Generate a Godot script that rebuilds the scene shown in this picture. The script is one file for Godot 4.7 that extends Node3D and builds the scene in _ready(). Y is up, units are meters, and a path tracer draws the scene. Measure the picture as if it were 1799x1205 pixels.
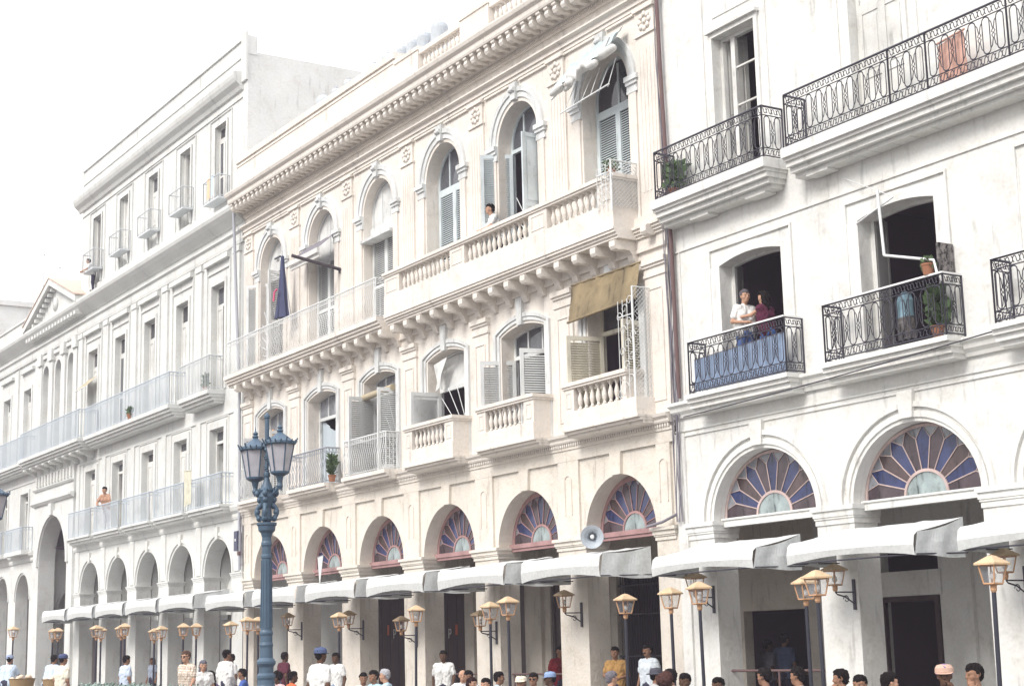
extends Node3D
# A street of arcaded facades. X runs along the facades, Z points from them to the square, Y is up.

class MB:
	var v := PackedVector3Array()
	var n := PackedVector3Array()
	func tri(a: Vector3, b: Vector3, c: Vector3):
		var m := (b - a).cross(c - a)
		if m.length_squared() < 1e-14: return
		m = m.normalized()
		v.append(a); v.append(c); v.append(b)
		n.append(m); n.append(m); n.append(m)
	func trin(a: Vector3, b: Vector3, c: Vector3, na: Vector3, nb: Vector3, nc: Vector3):
		if (b - a).cross(c - a).dot(na + nb + nc) >= 0.0:
			v.append(a); v.append(c); v.append(b)
			n.append(na); n.append(nc); n.append(nb)
		else:
			v.append(a); v.append(b); v.append(c)
			n.append(na); n.append(nb); n.append(nc)
	func quad(a: Vector3, b: Vector3, c: Vector3, d: Vector3):
		tri(a, b, c); tri(a, c, d)
	func box(x0, y0, z0, x1, y1, z1):
		var p = [Vector3(x0,y0,z0),Vector3(x1,y0,z0),Vector3(x1,y1,z0),Vector3(x0,y1,z0),Vector3(x0,y0,z1),Vector3(x1,y0,z1),Vector3(x1,y1,z1),Vector3(x0,y1,z1)]
		quad(p[4],p[5],p[6],p[7]); quad(p[1],p[0],p[3],p[2]); quad(p[0],p[4],p[7],p[3])
		quad(p[5],p[1],p[2],p[6]); quad(p[7],p[6],p[2],p[3]); quad(p[0],p[1],p[5],p[4])
	func obox(t: Transform3D, s: Vector3):
		var h := s * 0.5
		var p = []
		for q in [Vector3(-1,-1,-1),Vector3(1,-1,-1),Vector3(1,1,-1),Vector3(-1,1,-1),Vector3(-1,-1,1),Vector3(1,-1,1),Vector3(1,1,1),Vector3(-1,1,1)]:
			p.append(t * (q * h))
		quad(p[4],p[5],p[6],p[7]); quad(p[1],p[0],p[3],p[2]); quad(p[0],p[4],p[7],p[3])
		quad(p[5],p[1],p[2],p[6]); quad(p[7],p[6],p[2],p[3]); quad(p[0],p[1],p[5],p[4])
	# polygon in XY (counter-clockwise) between z0 and z1
	func prism(pts: PackedVector2Array, z0: float, z1: float, sides := true):
		var idx := Geometry2D.triangulate_polygon(pts)
		for i in range(0, idx.size(), 3):
			var a := pts[idx[i]]; var b := pts[idx[i+1]]; var c := pts[idx[i+2]]
			if (b - a).cross(c - a) < 0.0:
				var t := b; b = c; c = t
			tri(Vector3(a.x,a.y,z1),Vector3(b.x,b.y,z1),Vector3(c.x,c.y,z1))
			tri(Vector3(a.x,a.y,z0),Vector3(c.x,c.y,z0),Vector3(b.x,b.y,z0))
		if sides:
			for i in pts.size():
				var a := pts[i]; var b := pts[(i+1) % pts.size()]
				quad(Vector3(a.x,a.y,z0),Vector3(b.x,b.y,z0),Vector3(b.x,b.y,z1),Vector3(a.x,a.y,z1))
	# outline of (z, y) points extruded along x
	func prof(pts: Array, x0: float, x1: float):
		var pp := PackedVector2Array()
		for q in pts: pp.append(Vector2(q[0], q[1]))
		for i in pp.size() - 1:
			var a := pp[i]; var b := pp[i+1]
			quad(Vector3(x0,a.y,a.x),Vector3(x1,a.y,a.x),Vector3(x1,b.y,b.x),Vector3(x0,b.y,b.x))
		var idx := Geometry2D.triangulate_polygon(pp)
		for i in range(0, idx.size(), 3):
			var a := pp[idx[i]]; var b := pp[idx[i+1]]; var c := pp[idx[i+2]]
			if (b - a).cross(c - a) > 0.0:
				var t := b; b = c; c = t
			tri(Vector3(x1,a.y,a.x),Vector3(x1,b.y,b.x),Vector3(x1,c.y,c.x))
			tri(Vector3(x0,a.y,a.x),Vector3(x0,c.y,c.x),Vector3(x0,b.y,b.x))
	func tube(path: Array, r: float, s := 5, closed := false):
		var m := path.size()
		var rings = []
		for i in m:
			var p: Vector3 = path[i]
			var a: Vector3 = path[i-1] if i > 0 else (path[m-1] if closed else p)
			var b: Vector3 = path[i+1] if i < m-1 else (path[0] if closed else p)
			var d := (b - a).normalized()
			var u := d.cross(Vector3(0,0,1))
			if u.length() < 0.2: u = d.cross(Vector3(1,0,0))
			u = u.normalized()
			var w := u.cross(d).normalized()
			var ring = []
			for k in s:
				var t := TAU * k / s
				ring.append([p + (u * cos(t) + w * sin(t)) * r, u * cos(t) + w * sin(t)])
			rings.append(ring)
		for i in (m if closed else m - 1):
			var A = rings[i]; var B = rings[(i+1) % m]
			for k in s:
				var k2 := (k + 1) % s
				trin(A[k][0],A[k2][0],B[k2][0],A[k][1],A[k2][1],B[k2][1])
				trin(A[k][0],B[k2][0],B[k][0],A[k][1],B[k2][1],B[k][1])
		if not closed:
			for e in [0, m - 1]:
				for k in range(1, s - 1): tri(rings[e][0][0], rings[e][k][0], rings[e][k+1][0])
	# profile of (radius, y) points turned round the y axis at c
	func lathe(c: Vector3, pr: Array, seg := 10, flat := false, sx := 1.0, sz := 1.0):
		for i in pr.size() - 1:
			var r0: float = pr[i][0]; var y0: float = pr[i][1]; var r1: float = pr[i+1][0]; var y1: float = pr[i+1][1]
			var sl := Vector2(y1 - y0, r0 - r1).normalized()
			for k in seg:
				var t0 := TAU * k / seg; var t1 := TAU * (k + 1) / seg
				var d0 := Vector3(cos(t0)*sx, 0, -sin(t0)*sz); var d1 := Vector3(cos(t1)*sx, 0, -sin(t1)*sz)
				var a := c + d0*r0 + Vector3(0,y0,0); var b := c + d1*r0 + Vector3(0,y0,0)
				var cc := c + d1*r1 + Vector3(0,y1,0); var d := c + d0*r1 + Vector3(0,y1,0)
				if flat: quad(a, b, cc, d)
				else:
					var n0 := (d0 * sl.x + Vector3(0, sl.y, 0)).normalized(); var n1 := (d1 * sl.x + Vector3(0, sl.y, 0)).normalized()
					trin(a,b,cc,n0,n1,n1); trin(a,cc,d,n0,n1,n0)
	func ball(c: Vector3, r: Vector3, seg := 10, rows := 6):
		for i in rows:
			for k in seg:
				var q = []
				for e in [[i,k],[i,k+1],[i+1,k+1],[i+1,k]]:
					var ph: float = -PI/2 + PI * e[0] / rows; var th: float = TAU * e[1] / seg
					q.append(Vector3(cos(ph)*cos(th), sin(ph), -cos(ph)*sin(th)))
				trin(c+q[0]*r,c+q[1]*r,c+q[2]*r,q[0],q[1],q[2]); trin(c+q[0]*r,c+q[2]*r,c+q[3]*r,q[0],q[2],q[3])
	func add(o: MB, t: Transform3D):
		for i in o.v.size():
			v.append(t * o.v[i]); n.append((t.basis * o.n[i]).normalized())
	func mesh() -> ArrayMesh:
		var m := ArrayMesh.new()
		if v.size() == 0: return m
		var a := []; a.resize(Mesh.ARRAY_MAX)
		a[Mesh.ARRAY_VERTEX] = v; a[Mesh.ARRAY_NORMAL] = n
		m.add_surface_from_arrays(Mesh.PRIMITIVE_TRIANGLES, a)
		return m

var M := {}
var taken := {}
var rng := RandomNumberGenerator.new()

func numbered(s: String) -> String:
	var b := s
	while b.length() > 4 and b.substr(b.length() - 4, 1) == "_" and b.substr(b.length() - 3).is_valid_int(): b = b.substr(0, b.length() - 4)
	if not taken.has(b):
		taken[b] = 0; return b
	taken[b] += 1
	return "%s_%03d" % [b, taken[b]]
func put(called: String, mb, mat, parent = null, at := Vector3.ZERO):
	var o := MeshInstance3D.new()
	o.mesh = mb.mesh() if mb is MB else mb
	o.material_override = mat if mat is Material else M[mat]
	o.position = at
	o.cast_shadow = GeometryInstance3D.SHADOW_CASTING_SETTING_ON
	if parent == null:
		o.name = numbered(called); add_child(o)
	else:
		o.name = called; parent.add_child(o, true)
	return o
func node(called: String, parent, at := Vector3.ZERO):
	var o := Node3D.new(); o.name = called; o.position = at; parent.add_child(o, true); return o
func tag(o, label: String, category: String, group := ""):
	o.set_meta("label", label); o.set_meta("category", category)
	if group != "": o.set_meta("group", group)
	return o
func thing(called: String, label: String, category: String, at := Vector3.ZERO, group := "", turn := 0.0):
	var o := Node3D.new(); o.name = numbered(called); add_child(o); o.position = at; o.rotation.y = turn
	return tag(o, label, category, group)
func dup(src, label: String, at: Vector3, turn := 0.0, group := ""):
	var r = src.duplicate(); r.name = numbered(src.name); add_child(r); r.position = at; r.rotation.y = turn
	r.set_meta("label", label)
	if group != "": r.set_meta("group", group)
	return r
func struct(called: String, mb, mat):
	var o = put(called, mb, mat); o.set_meta("kind", "structure"); return o

func noise_img(seed_: int, size: int, freq: float, oct: int, lo: float, hi: float) -> Image:
	var fn := FastNoiseLite.new(); fn.seed = seed_; fn.frequency = freq; fn.fractal_octaves = oct; fn.noise_type = FastNoiseLite.TYPE_SIMPLEX_SMOOTH
	var im := fn.get_seamless_image(size, size)
	var out := Image.create(size, size, true, Image.FORMAT_RGB8)
	for y in size:
		for x in size:
			var q: float = lo + (hi - lo) * im.get_pixel(x, y).r
			out.set_pixel(x, y, Color(q, q, q))
	return out
func tex(im: Image) -> ImageTexture:
	im.generate_mipmaps()
	return ImageTexture.create_from_image(im)
# weathered plaster: broad tone, fine grain, sparse dark spots and flakes
func plaster_tex(seed_: int, size: int, stain: float, spot: float) -> ImageTexture:
	var a := noise_img(seed_, size, 0.006, 4, 0, 1)
	var b := noise_img(seed_ + 1, size, 0.12, 3, 0, 1)
	var c := noise_img(seed_ + 2, size, 0.018, 6, 0, 1)
	# rain streaks: the same kind of noise, drawn out downwards; and hair cracks along ridges
	var fn := FastNoiseLite.new(); fn.seed = seed_ + 3; fn.frequency = 0.05; fn.fractal_octaves = 4
	var st := fn.get_seamless_image(size, size / 8); st.resize(size, size, Image.INTERPOLATE_CUBIC)
	fn.seed = seed_ + 4; fn.frequency = 0.012; fn.fractal_octaves = 3; fn.fractal_type = FastNoiseLite.FRACTAL_RIDGED
	var rg := fn.get_seamless_image(size, size)
	for y in size:
		for x in size:
			var t := 1.0 - stain * 0.35 * a.get_pixel(x, y).r - 0.05 * b.get_pixel(x, y).r
			var q := c.get_pixel(x, y).r
			t -= spot * smoothstep(0.55, 0.95, q) * (0.3 + 0.7 * b.get_pixel(x, y).r)
			t -= spot * 1.6 * smoothstep(0.6, 0.9, st.get_pixel(x, y).r) * smoothstep(0.35, 0.7, a.get_pixel(x, y).r)
			if rg.get_pixel(x, y).r > 0.965 and q > 0.42: t -= spot * 1.5
			a.set_pixel(x, y, Color(t, t * (1.0 - 0.012 * q), t * (1.0 - 0.03 * q)))
	return tex(a)
func mat(key: String, col: Color, rough := 0.9, t: Texture2D = null, sc := 0.2, nrm: Texture2D = null, nsc := 0.4, metal := 0.0):
	var m := StandardMaterial3D.new()
	m.albedo_color = col.linear_to_srgb(); m.roughness = rough; m.metallic = metal
	if t:
		m.albedo_texture = t; m.uv1_triplanar = true; m.uv1_world_triplanar = true; m.uv1_scale = Vector3.ONE * sc
	if nrm:
		m.normal_enabled = true; m.normal_texture = nrm; m.normal_scale = nsc
	M[key] = m
	return m

# wall sheet in the plane z with openings [cx, half width, bottom, spring, rise, depth]
func wall(mb: MB, X0: float, X1: float, y0: float, y1: float, z: float, ops: Array):
	ops = ops.duplicate(); ops.sort_custom(func(p, q): return p[0] < q[0])
	var x := X0
	for o in ops:
		var l: float = o[0] - o[1]; var r: float = o[0] + o[1]
		if l > x + 0.001: mb.quad(Vector3(x,y0,z),Vector3(l,y0,z),Vector3(l,y1,z),Vector3(x,y1,z))
		if o[2] > y0 + 0.001: mb.quad(Vector3(l,y0,z),Vector3(r,y0,z),Vector3(r,o[2],z),Vector3(l,o[2],z))
		var pts := arc(o[0], o[1], o[3], o[4])
		for i in pts.size() - 1:
			var a := pts[i]; var b := pts[i+1]
			mb.quad(Vector3(a.x,a.y,z),Vector3(b.x,b.y,z),Vector3(b.x,y1,z),Vector3(a.x,y1,z))
		var outl := [Vector2(l, o[2])]
		for q in pts: outl.append(q)
		outl.append(Vector2(r, o[2]))
		if o[2] > y0 + 0.001: outl.append(Vector2(l, o[2]))
		for i in outl.size() - 1:
			var a: Vector2 = outl[i]; var b: Vector2 = outl[i+1]
			mb.quad(Vector3(a.x,a.y,z),Vector3(a.x,a.y,z-o[5]),Vector3(b.x,b.y,z-o[5]),Vector3(b.x,b.y,z))
		x = r
	if X1 > x + 0.001: mb.quad(Vector3(x,y0,z),Vector3(X1,y0,z),Vector3(X1,y1,z),Vector3(x,y1,z))
func arc(cx: float, hw: float, ys: float, rise: float) -> PackedVector2Array:
	var p := PackedVector2Array()
	if rise < 0.01:
		p.append(Vector2(cx - hw, ys)); p.append(Vector2(cx + hw, ys)); return p
	if rise < hw * 0.5:    # segmental
		for i in 13:
			var u := -1.0 + i / 6.0
			p.append(Vector2(cx + u * hw, ys + rise * (1.0 - u * u)))
		return p
	for i in 25:
		var t := PI - PI * i / 24.0
		p.append(Vector2(cx + hw * cos(t), ys + rise * sin(t)))
	return p
# band between two arch outlines, standing proud
func archband(mb: MB, cx, hw, ys, rise, w, z0, z1, wt = -1.0):
	if wt < 0: wt = w
	var a := arc(cx, hw, ys, rise); var b := arc(cx, hw + w, ys, rise + wt)
	for i in a.size() - 1:
		mb.quad(V(a[i],z1),V(a[i+1],z1),V(b[i+1],z1),V(b[i],z1))
		mb.quad(V(b[i],z1),V(b[i+1],z1),V(b[i+1],z0),V(b[i],z0))
		mb.quad(V(a[i+1],z1),V(a[i],z1),V(a[i],z0),V(a[i+1],z0))
	for e in [0, a.size()-1]: mb.quad(V(a[e],z0),V(b[e],z0),V(b[e],z1),V(a[e],z1))
func V(p: Vector2, z: float) -> Vector3: return Vector3(p.x, p.y, z)
# stacked steps [y0, y1, projection], spreading sideways too
func steps(mb: MB, x0: float, x1: float, st: Array, side := 1.0, z0 := 0.0):
	for s in st: mb.box(x0 - s[2] * side, s[0], z0, x1 + s[2] * side, s[1], z0 + s[2])

# ---------------------------------------------------------------- balusters, railings, glass
var baluster_mesh := {}
func baluster(h: float) -> ArrayMesh:
	var key := int(h * 100)
	if baluster_mesh.has(key): return baluster_mesh[key]
	var b := MB.new()
	var k := h / 0.5
	b.box(-0.05, 0, -0.05, 0.05, 0.04 * k, 0.05); b.box(-0.052, 0.455 * k, -0.052, 0.052, h, 0.052)
	b.lathe(Vector3.ZERO, [[0.035,0.04*k],[0.045,0.06*k],[0.03,0.09*k],[0.05,0.15*k],[0.062,0.22*k],[0.05,0.29*k],[0.03,0.36*k],[0.028,0.4*k],[0.045,0.42*k],[0.045,0.455*k]], 9)
	baluster_mesh[key] = b.mesh()
	return baluster_mesh[key]
func lay(A: Vector3, d: Vector3, pts: Array) -> Array:
	var o := []
	for p in pts: o.append(A + d * p.x + Vector3(0, p.y, 0))
	return o
# dark wrought iron: scroll bands above and below a row of long loops
func ornate_rail(mb: MB, A: Vector3, B: Vector3, h: float):
	var L := A.distance_to(B); var d := (B - A) / L
	mb.tube(lay(A,d,[Vector2(0,h),Vector2(L,h)]), 0.022, 5)
	for y in [h-0.17, 0.17]: mb.tube(lay(A,d,[Vector2(0,y),Vector2(L,y)]), 0.011, 4)
	mb.tube(lay(A,d,[Vector2(0,0.02),Vector2(L,0.02)]), 0.014, 4)
	for x in [0.0, L]: mb.tube(lay(A,d,[Vector2(x,-0.03),Vector2(x,h)]), 0.018, 5)
	var nn := maxi(1, int(round(L / 0.275))); var w := L / nn
	for i in nn:
		var c := (i + 0.5) * w
		var lo := 0.185; var hi := h - 0.185; var r := w * 0.26
		var p := []
		for k in 7: p.append(Vector2(c - r*cos(PI*k/6.0), hi - r + r*sin(PI*k/6.0)))
		for k in 7: p.append(Vector2(c + r*cos(PI*k/6.0), lo + r - r*sin(PI*k/6.0)))
		mb.tube(lay(A,d,p), 0.0115, 4, true)
		if i < nn - 1:      # knot between two loops
			var g := (i + 1.0) * w; var m := h * 0.5
			for s in [-1, 1]:
				mb.tube(lay(A,d,[Vector2(g+s*w*.27,hi-.06),Vector2(g+s*w*.12,hi-.11),Vector2(g+s*w*.03,m+.08),Vector2(g+s*.035,m+.03),Vector2(g,m),Vector2(g+s*.035,m-.03),Vector2(g+s*w*.03,m-.08),Vector2(g+s*w*.12,lo+.11),Vector2(g+s*w*.27,lo+.06)]), 0.009, 3)
		for e in [[h-0.085, 1.0], [0.095, -1.0]]:      # scrolls
			for s2 in [0.25, 0.75]:
				var x0: float = i * w + s2 * w; var y0: float = e[0]; var q := []
				var rr: float = w * 0.125
				for k in 8:
					var t := deg_to_rad(250.0 - 250.0 * k / 7.0)
					q.append(Vector2(x0 - rr + rr*cos(t), y0 + e[1]*rr*1.5*sin(t)))
				for k in range(1, 8):
					var t := deg_to_rad(180.0 + 250.0 * k / 7.0)
					q.append(Vector2(x0 + rr + rr*cos(t), y0 + e[1]*rr*1.5*sin(t)))
				mb.tube(lay(A,d,q), 0.0095, 4)
# slender painted bars; belly > 0 swells them outwards near the foot
func bar_rail(mb: MB, A: Vector3, B: Vector3, h: float, gap: float, out := Vector3.ZERO, r := 0.009, loops := true):
	var L := A.distance_to(B); var d := (B - A) / L
	mb.tube(lay(A,d,[Vector2(0,h),Vector2(L,h)]), 0.02, 5)
	mb.tube(lay(A,d,[Vector2(0,0.05),Vector2(L,0.05)]), 0.012, 4)
	if loops: mb.tube(lay(A,d,[Vector2(0,h-0.13),Vector2(L,h-0.13)]), 0.009, 4)
	var nn := maxi(1, int(round(L / gap)))
	for i in nn + 1:
		var x := L * i / nn
		if out == Vector3.ZERO:
			mb.tube(lay(A,d,[Vector2(x,0),Vector2(x,h)]), r if i > 0 and i < nn else 0.016, 4)
		else:
			var p := []
			for k in 8:
				var t := k / 7.0
				p.append(A + d*x + Vector3(0,h*t,0) + out * (sin(PI*clampf(t/0.75,0,1)) * (1.0-t)))
			mb.tube(p, r, 4)
		if i < nn and loops:
			var c := x + L/nn*0.5; var q := []
			for k in 8: q.append(Vector2(c + L/nn*0.42*cos(TAU*k/8), h - 0.065 + 0.05*sin(TAU*k/8)))
			mb.tube(lay(A,d,q), 0.006, 3, true)
# sunburst iron grille in the plane z: rays from a lower corner
func sunburst(mb: MB, x0: float, y0: float, w: float, h: float, z: float, s: float):
	for k in 9:
		var a := deg_to_rad(4 + 82.0 * k / 8.0)
		var l := minf(w / maxf(cos(a), 0.01), h / maxf(sin(a), 0.01))
		mb.tube([Vector3(x0 + s*0.22*cos(a), y0 + 0.22*sin(a), z), Vector3(x0 + s*l*cos(a), y0 + l*sin(a), z)], 0.013, 4)
	for r in [0.22, 0.8]:
		var p := []
		for k in 9: p.append(Vector3(x0 + s*minf(r,w)*cos(PI/2*k/8), y0 + r*sin(PI/2*k/8), z))
		mb.tube(p, 0.014, 4)
	for k in 6:      # scrolls beyond the arc
		var a := deg_to_rad(10 + 70.0 * k / 5.0); var c := Vector3(x0 + s*minf(1.0*cos(a), w-.08), y0 + 1.0*sin(a), z); var p := []
		for j in 9: p.append(c + Vector3(cos(TAU*j/8), sin(TAU*j/8), 0) * 0.07)
		mb.tube(p, 0.009, 3)
func fanlight(parent, cx: float, ys: float, hw: float, rise: float, z: float, fm: String, ring: float):
	var f = node("fanlight", parent)
	var b := MB.new()
	var E := func(t: float, q: float) -> Vector2: return Vector2(cx + hw*q*cos(t), ys + rise*q*sin(t))
	var oh := hw; var orr := rise
	archband(b, cx, hw - ring, ys, rise - ring, ring, z - 0.06, z + 0.03)
	hw -= ring; rise -= ring
	archband(b, cx, hw*0.33, ys, rise*0.33, 0.05, z - 0.03, z + 0.025)
	var nn := 11
	for k in range(1, nn):
		var t := PI * k / nn
		var a: Vector2 = E.call(t, 0.34); var c: Vector2 = E.call(t, 0.8)
		b.tube([V(a,z+.012),V(c,z+.012)], 0.013, 4)
		for s in [-0.5, 0.5]:
			var e: Vector2 = E.call(t + s*PI/nn, 0.985)
			b.tube([V(c,z+.012),V(e,z+.012)], 0.009, 4)
	put("frame", b, fm, f)
	for k in nn:
		var t0 := PI*k/nn; var t1 := PI*(k+1)/nn; var tm := (t0+t1)*0.5
		var q := PackedVector2Array([E.call(t0,.36),E.call(t0,.8),E.call(tm,.985),E.call(t1,.8),E.call(t1,.36),E.call(tm,.36)])
		if k == 0: q = PackedVector2Array([E.call(t0,.36),E.call(t0,.985),E.call(tm,.985),E.call(t1,.8),E.call(t1,.36)])
		if k == nn-1: q = PackedVector2Array([E.call(t0,.36),E.call(t0,.8),E.call(tm,.985),E.call(t1,.985),E.call(t1,.36)])
		var p := MB.new(); prism_any(p, q, z-0.006, z+0.004)
		put("pane", p, ["glass_mauve","glass_blue","glass_plum","glass_blue2"][k % 4] if k < 6 else ["glass_mauve","glass_blue","glass_plum","glass_blue2"][(nn-1-k) % 4], f)
		if k > 0:
			var tr := MB.new(); prism_any(tr, PackedVector2Array([E.call(t0,.81),E.call(t0-.5*PI/nn,.985),E.call(t0,1.0),E.call(t0+.5*PI/nn,.985)]), z-0.006, z+0.004)
			put("pane", tr, "glass_pale", f)
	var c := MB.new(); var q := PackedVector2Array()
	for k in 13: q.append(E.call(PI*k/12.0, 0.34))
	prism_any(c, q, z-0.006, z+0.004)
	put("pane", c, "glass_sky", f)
	return f
func prism_any(p: MB, q: PackedVector2Array, z0: float, z1: float):
	var ar := 0.0
	for i in q.size(): ar += q[i].cross(q[(i+1)%q.size()])
	if ar < 0: q.reverse()
	p.prism(q, z0, z1)
# one window or door leaf, hinge at the origin, reaching s*w sideways
var leaf_cache := {}
func leaf(kind: String, w: float, h: float, s: float) -> ArrayMesh:
	var key := "%s%.2f%.2f%d" % [kind, w, h, int(s)]
	if leaf_cache.has(key): return leaf_cache[key]
	var b := MB.new(); var st := 0.085
	var X := func(a: float, c: float) -> Array: return [minf(a*s, c*s), maxf(a*s, c*s)]
	var q = X.call(0.0, st); b.box(q[0],0,-.025,q[1],h,.025)
	q = X.call(w-st, w); b.box(q[0],0,-.025,q[1],h,.025)
	q = X.call(st, w-st)
	b.box(q[0],0,-.024,q[1],.16,.024); b.box(q[0],h-.1,-.024,q[1],h,.024)
	var mid := h * 0.42
	b.box(q[0],mid,-.024,q[1],mid+.08,.024)
	if kind == "louvre":
		var y := 0.19
		while y < h - 0.12:
			if y < mid - 0.02 or y > mid + 0.1:
				b.obox(Transform3D(Basis(Vector3(1,0,0), -0.75), Vector3((q[0]+q[1])*.5, y, 0)), Vector3(q[1]-q[0], 0.055, 0.008))
			y += 0.055
	elif kind == "solid":
		b.box(q[0],.16,-.012,q[1],h-.1,.006)
		b.box(q[0]+.05,.24,-.012,q[1]-.05,mid-.08,.018); b.box(q[0]+.05,mid+.16,-.012,q[1]-.05,h-.18,.018)
	leaf_cache[key] = b.mesh()
	return leaf_cache[key]
# window: frame, transom light and leaves [side, degrees open, kind, material]
func window(bld, cx, hw, yb, ys, rise, zr, tr, mt: String, leaves: Array, light := "glass_dull", bars := 1, called := "window"):
	var wn = node(called, bld)
	var b := MB.new(); var f := 0.075
	for s in [-1, 1]: b.box(cx + s*hw - (f if s > 0 else 0.0), yb, zr-.05, cx + s*hw + (0.0 if s > 0 else f), ys, zr+.03)
	if rise > 0.01: archband(b, cx, hw-f, ys, rise-f*0.8, f, zr-.05, zr+.03, f*0.8)
	else: b.box(cx-hw+f, ys-f, zr-.049, cx+hw-f, ys, zr+.029)
	if tr < ys + rise - 0.05:
		b.box(cx-hw+f, tr, zr-.049, cx+hw-f, tr+.09, zr+.035)
		for k in bars:
			var x: float = cx - hw + 2*hw*(k+1)/(bars+1)
			b.box(x-.025, tr+.09, zr-.04, x+.025, ys + rise*0.93 - f if rise > 0 else ys - f, zr+.02)
	put("frame", b, mt, wn)
	if tr < ys + rise - 0.05 and light != "":
		var g := MB.new(); var pts := PackedVector2Array([Vector2(cx-hw+f, tr+.09)])
		for p in arc(cx, hw-f, ys - (0.0 if rise > 0.01 else f), maxf(rise-f, 0.0)): pts.append(p)
		pts.append(Vector2(cx+hw-f, tr+.09)); prism_any(g, pts, zr-.012, zr-.004)
		put("pane", g, light, wn)
	for l in leaves:
		var lw: float = hw - f
		var o = put("shutter" if l[2] != "glazed" else "casement", leaf(l[2], lw, tr - yb - 0.02, -l[0]), l[3] if l.size() > 3 else mt, wn, Vector3(cx + l[0]*(hw-f), yb + 0.01, zr + 0.035))
		o.rotation.y = deg_to_rad(l[1]) * l[0]
		if l[2] == "glazed":
			var g := MB.new(); g.box(minf(-l[0]*.08,-l[0]*(lw-.08)), .16, -.004, maxf(-l[0]*.08,-l[0]*(lw-.08)), tr-yb-.12, .004)
			put("pane", g, "glass_dull", wn, o.position).rotation.y = o.rotation.y
	return wn
# moulded surround of an opening
func surround(mb: MB, cx, hw, yb, ys, rise, w, z1, topw = -1.0):
	var t: float = w if topw < 0 else topw
	for s in [-1, 1]: mb.box(minf(cx+s*hw, cx+s*(hw+w)), yb, 0.0, maxf(cx+s*hw, cx+s*(hw+w)), ys, z1)
	if rise > 0.01: archband(mb, cx, hw, ys, rise, w, 0.0, z1, t)
	else: mb.box(cx-hw-w, ys, 0.0, cx+hw+w, ys+t, z1)

# ---------------------------------------------------------------- lanterns and awnings
func lantern_parts(o, y: float, frame := "orange", at := Vector3.ZERO):
	var a := 0.125; var c := 0.083; var h := 0.24
	var f := MB.new()
	for sx in [-1, 1]:
		for sz in [-1, 1]:
			f.tube([at+Vector3(sx*c,y+.02,sz*c), at+Vector3(sx*a,y+.02+h,sz*a)], 0.014, 4)
	for e in [[c,y+.02],[a,y+.02+h]]:
		for s in [-1, 1]:
			f.tube([at+Vector3(-e[0],e[1],s*e[0]),at+Vector3(e[0],e[1],s*e[0])], 0.014, 4)
			f.tube([at+Vector3(s*e[0],e[1],-e[0]),at+Vector3(s*e[0],e[1],e[0])], 0.014, 4)
	put("lantern_frame", f, frame, o)
	var r := MB.new(); var e := 0.165
	r.lathe(at, [[e*1.414,y+h+.02],[e*1.414,y+h+.045],[0.06,y+h+.135],[0.0,y+h+.15]], 4, true)
	r.quad(at+Vector3(-e,y+h+.02,-e),at+Vector3(e,y+h+.02,-e),at+Vector3(e,y+h+.02,e),at+Vector3(-e,y+h+.02,e))
	var rr = put("roof", r, "lamp_roof", o)
	rr.rotation.y = PI/4
	if at != Vector3.ZERO: rr.position = at - Basis(Vector3.UP, PI/4) * at
	var g := MB.new()
	g.quad(Vector3(-c+.01,y+.03,c),Vector3(c-.01,y+.03,c),Vector3(a-.01,y+.01+h,a),Vector3(-a+.01,y+.01+h,a))
	for k in 4:
		var p = put("pane", g, "lamp_glass", o, at); p.rotation.y = PI/2*k
	var s := MB.new(); s.lathe(at, [[0.03,y-.09],[0.045,y-.06],[0.045,y],[0.09,y+.015],[0.0,y+.016]], 6)
	put("collar", s, frame, o)
	var bl := MB.new(); bl.ball(at+Vector3(0,y+.12,0), Vector3(.045,.06,.045), 8, 6); put("bulb", bl, "bulb", o)
func post_lamp(label, at: Vector3, base: float, group):
	var o = thing("post_lantern", label, "lamp", Vector3(at.x, base, at.z), group)
	var h: float = at.y - base
	var b := MB.new(); b.lathe(Vector3.ZERO, [[0.09,0],[0.09,0.04],[0.04,0.1],[0.032,0.2],[0.03,h-.05],[0.0,h-.04]], 8)
	put("post", b, "post_blue", o)
	lantern_parts(o, h)
	o.rotation = Vector3(sin(at.x*3.1)*.012, sin(at.x*7.7)*.28, cos(at.x*5.3)*.012)
	return o
func wall_lantern(label, at: Vector3, group, wz := 0.06):
	var o = thing("wall_lantern", label, "lamp", Vector3(at.x, at.y - 0.3, wz), group)
	var z: float = at.z - wz
	var b := MB.new()
	b.box(-.03, -.1, 0, .03, .42, .03)
	b.tube([Vector3(0,.0,.02),Vector3(0,.12,z*.5),Vector3(0,.16,z*.9),Vector3(0,.2,z)], 0.014, 4)
	b.tube([Vector3(0,.2,.02),Vector3(0,.2,z)], 0.012, 4)
	var p := []
	for k in 12: p.append(Vector3(0, .08 + .07*sin(k*.55)*(1-k*.05), z*.45 + .07*cos(k*.55)*(1-k*.05)))
	b.tube(p, 0.009, 4)
	put("bracket", b, "iron", o)
	lantern_parts(o, 0.3, "orange", Vector3(0,0,z))
	return o
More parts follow.
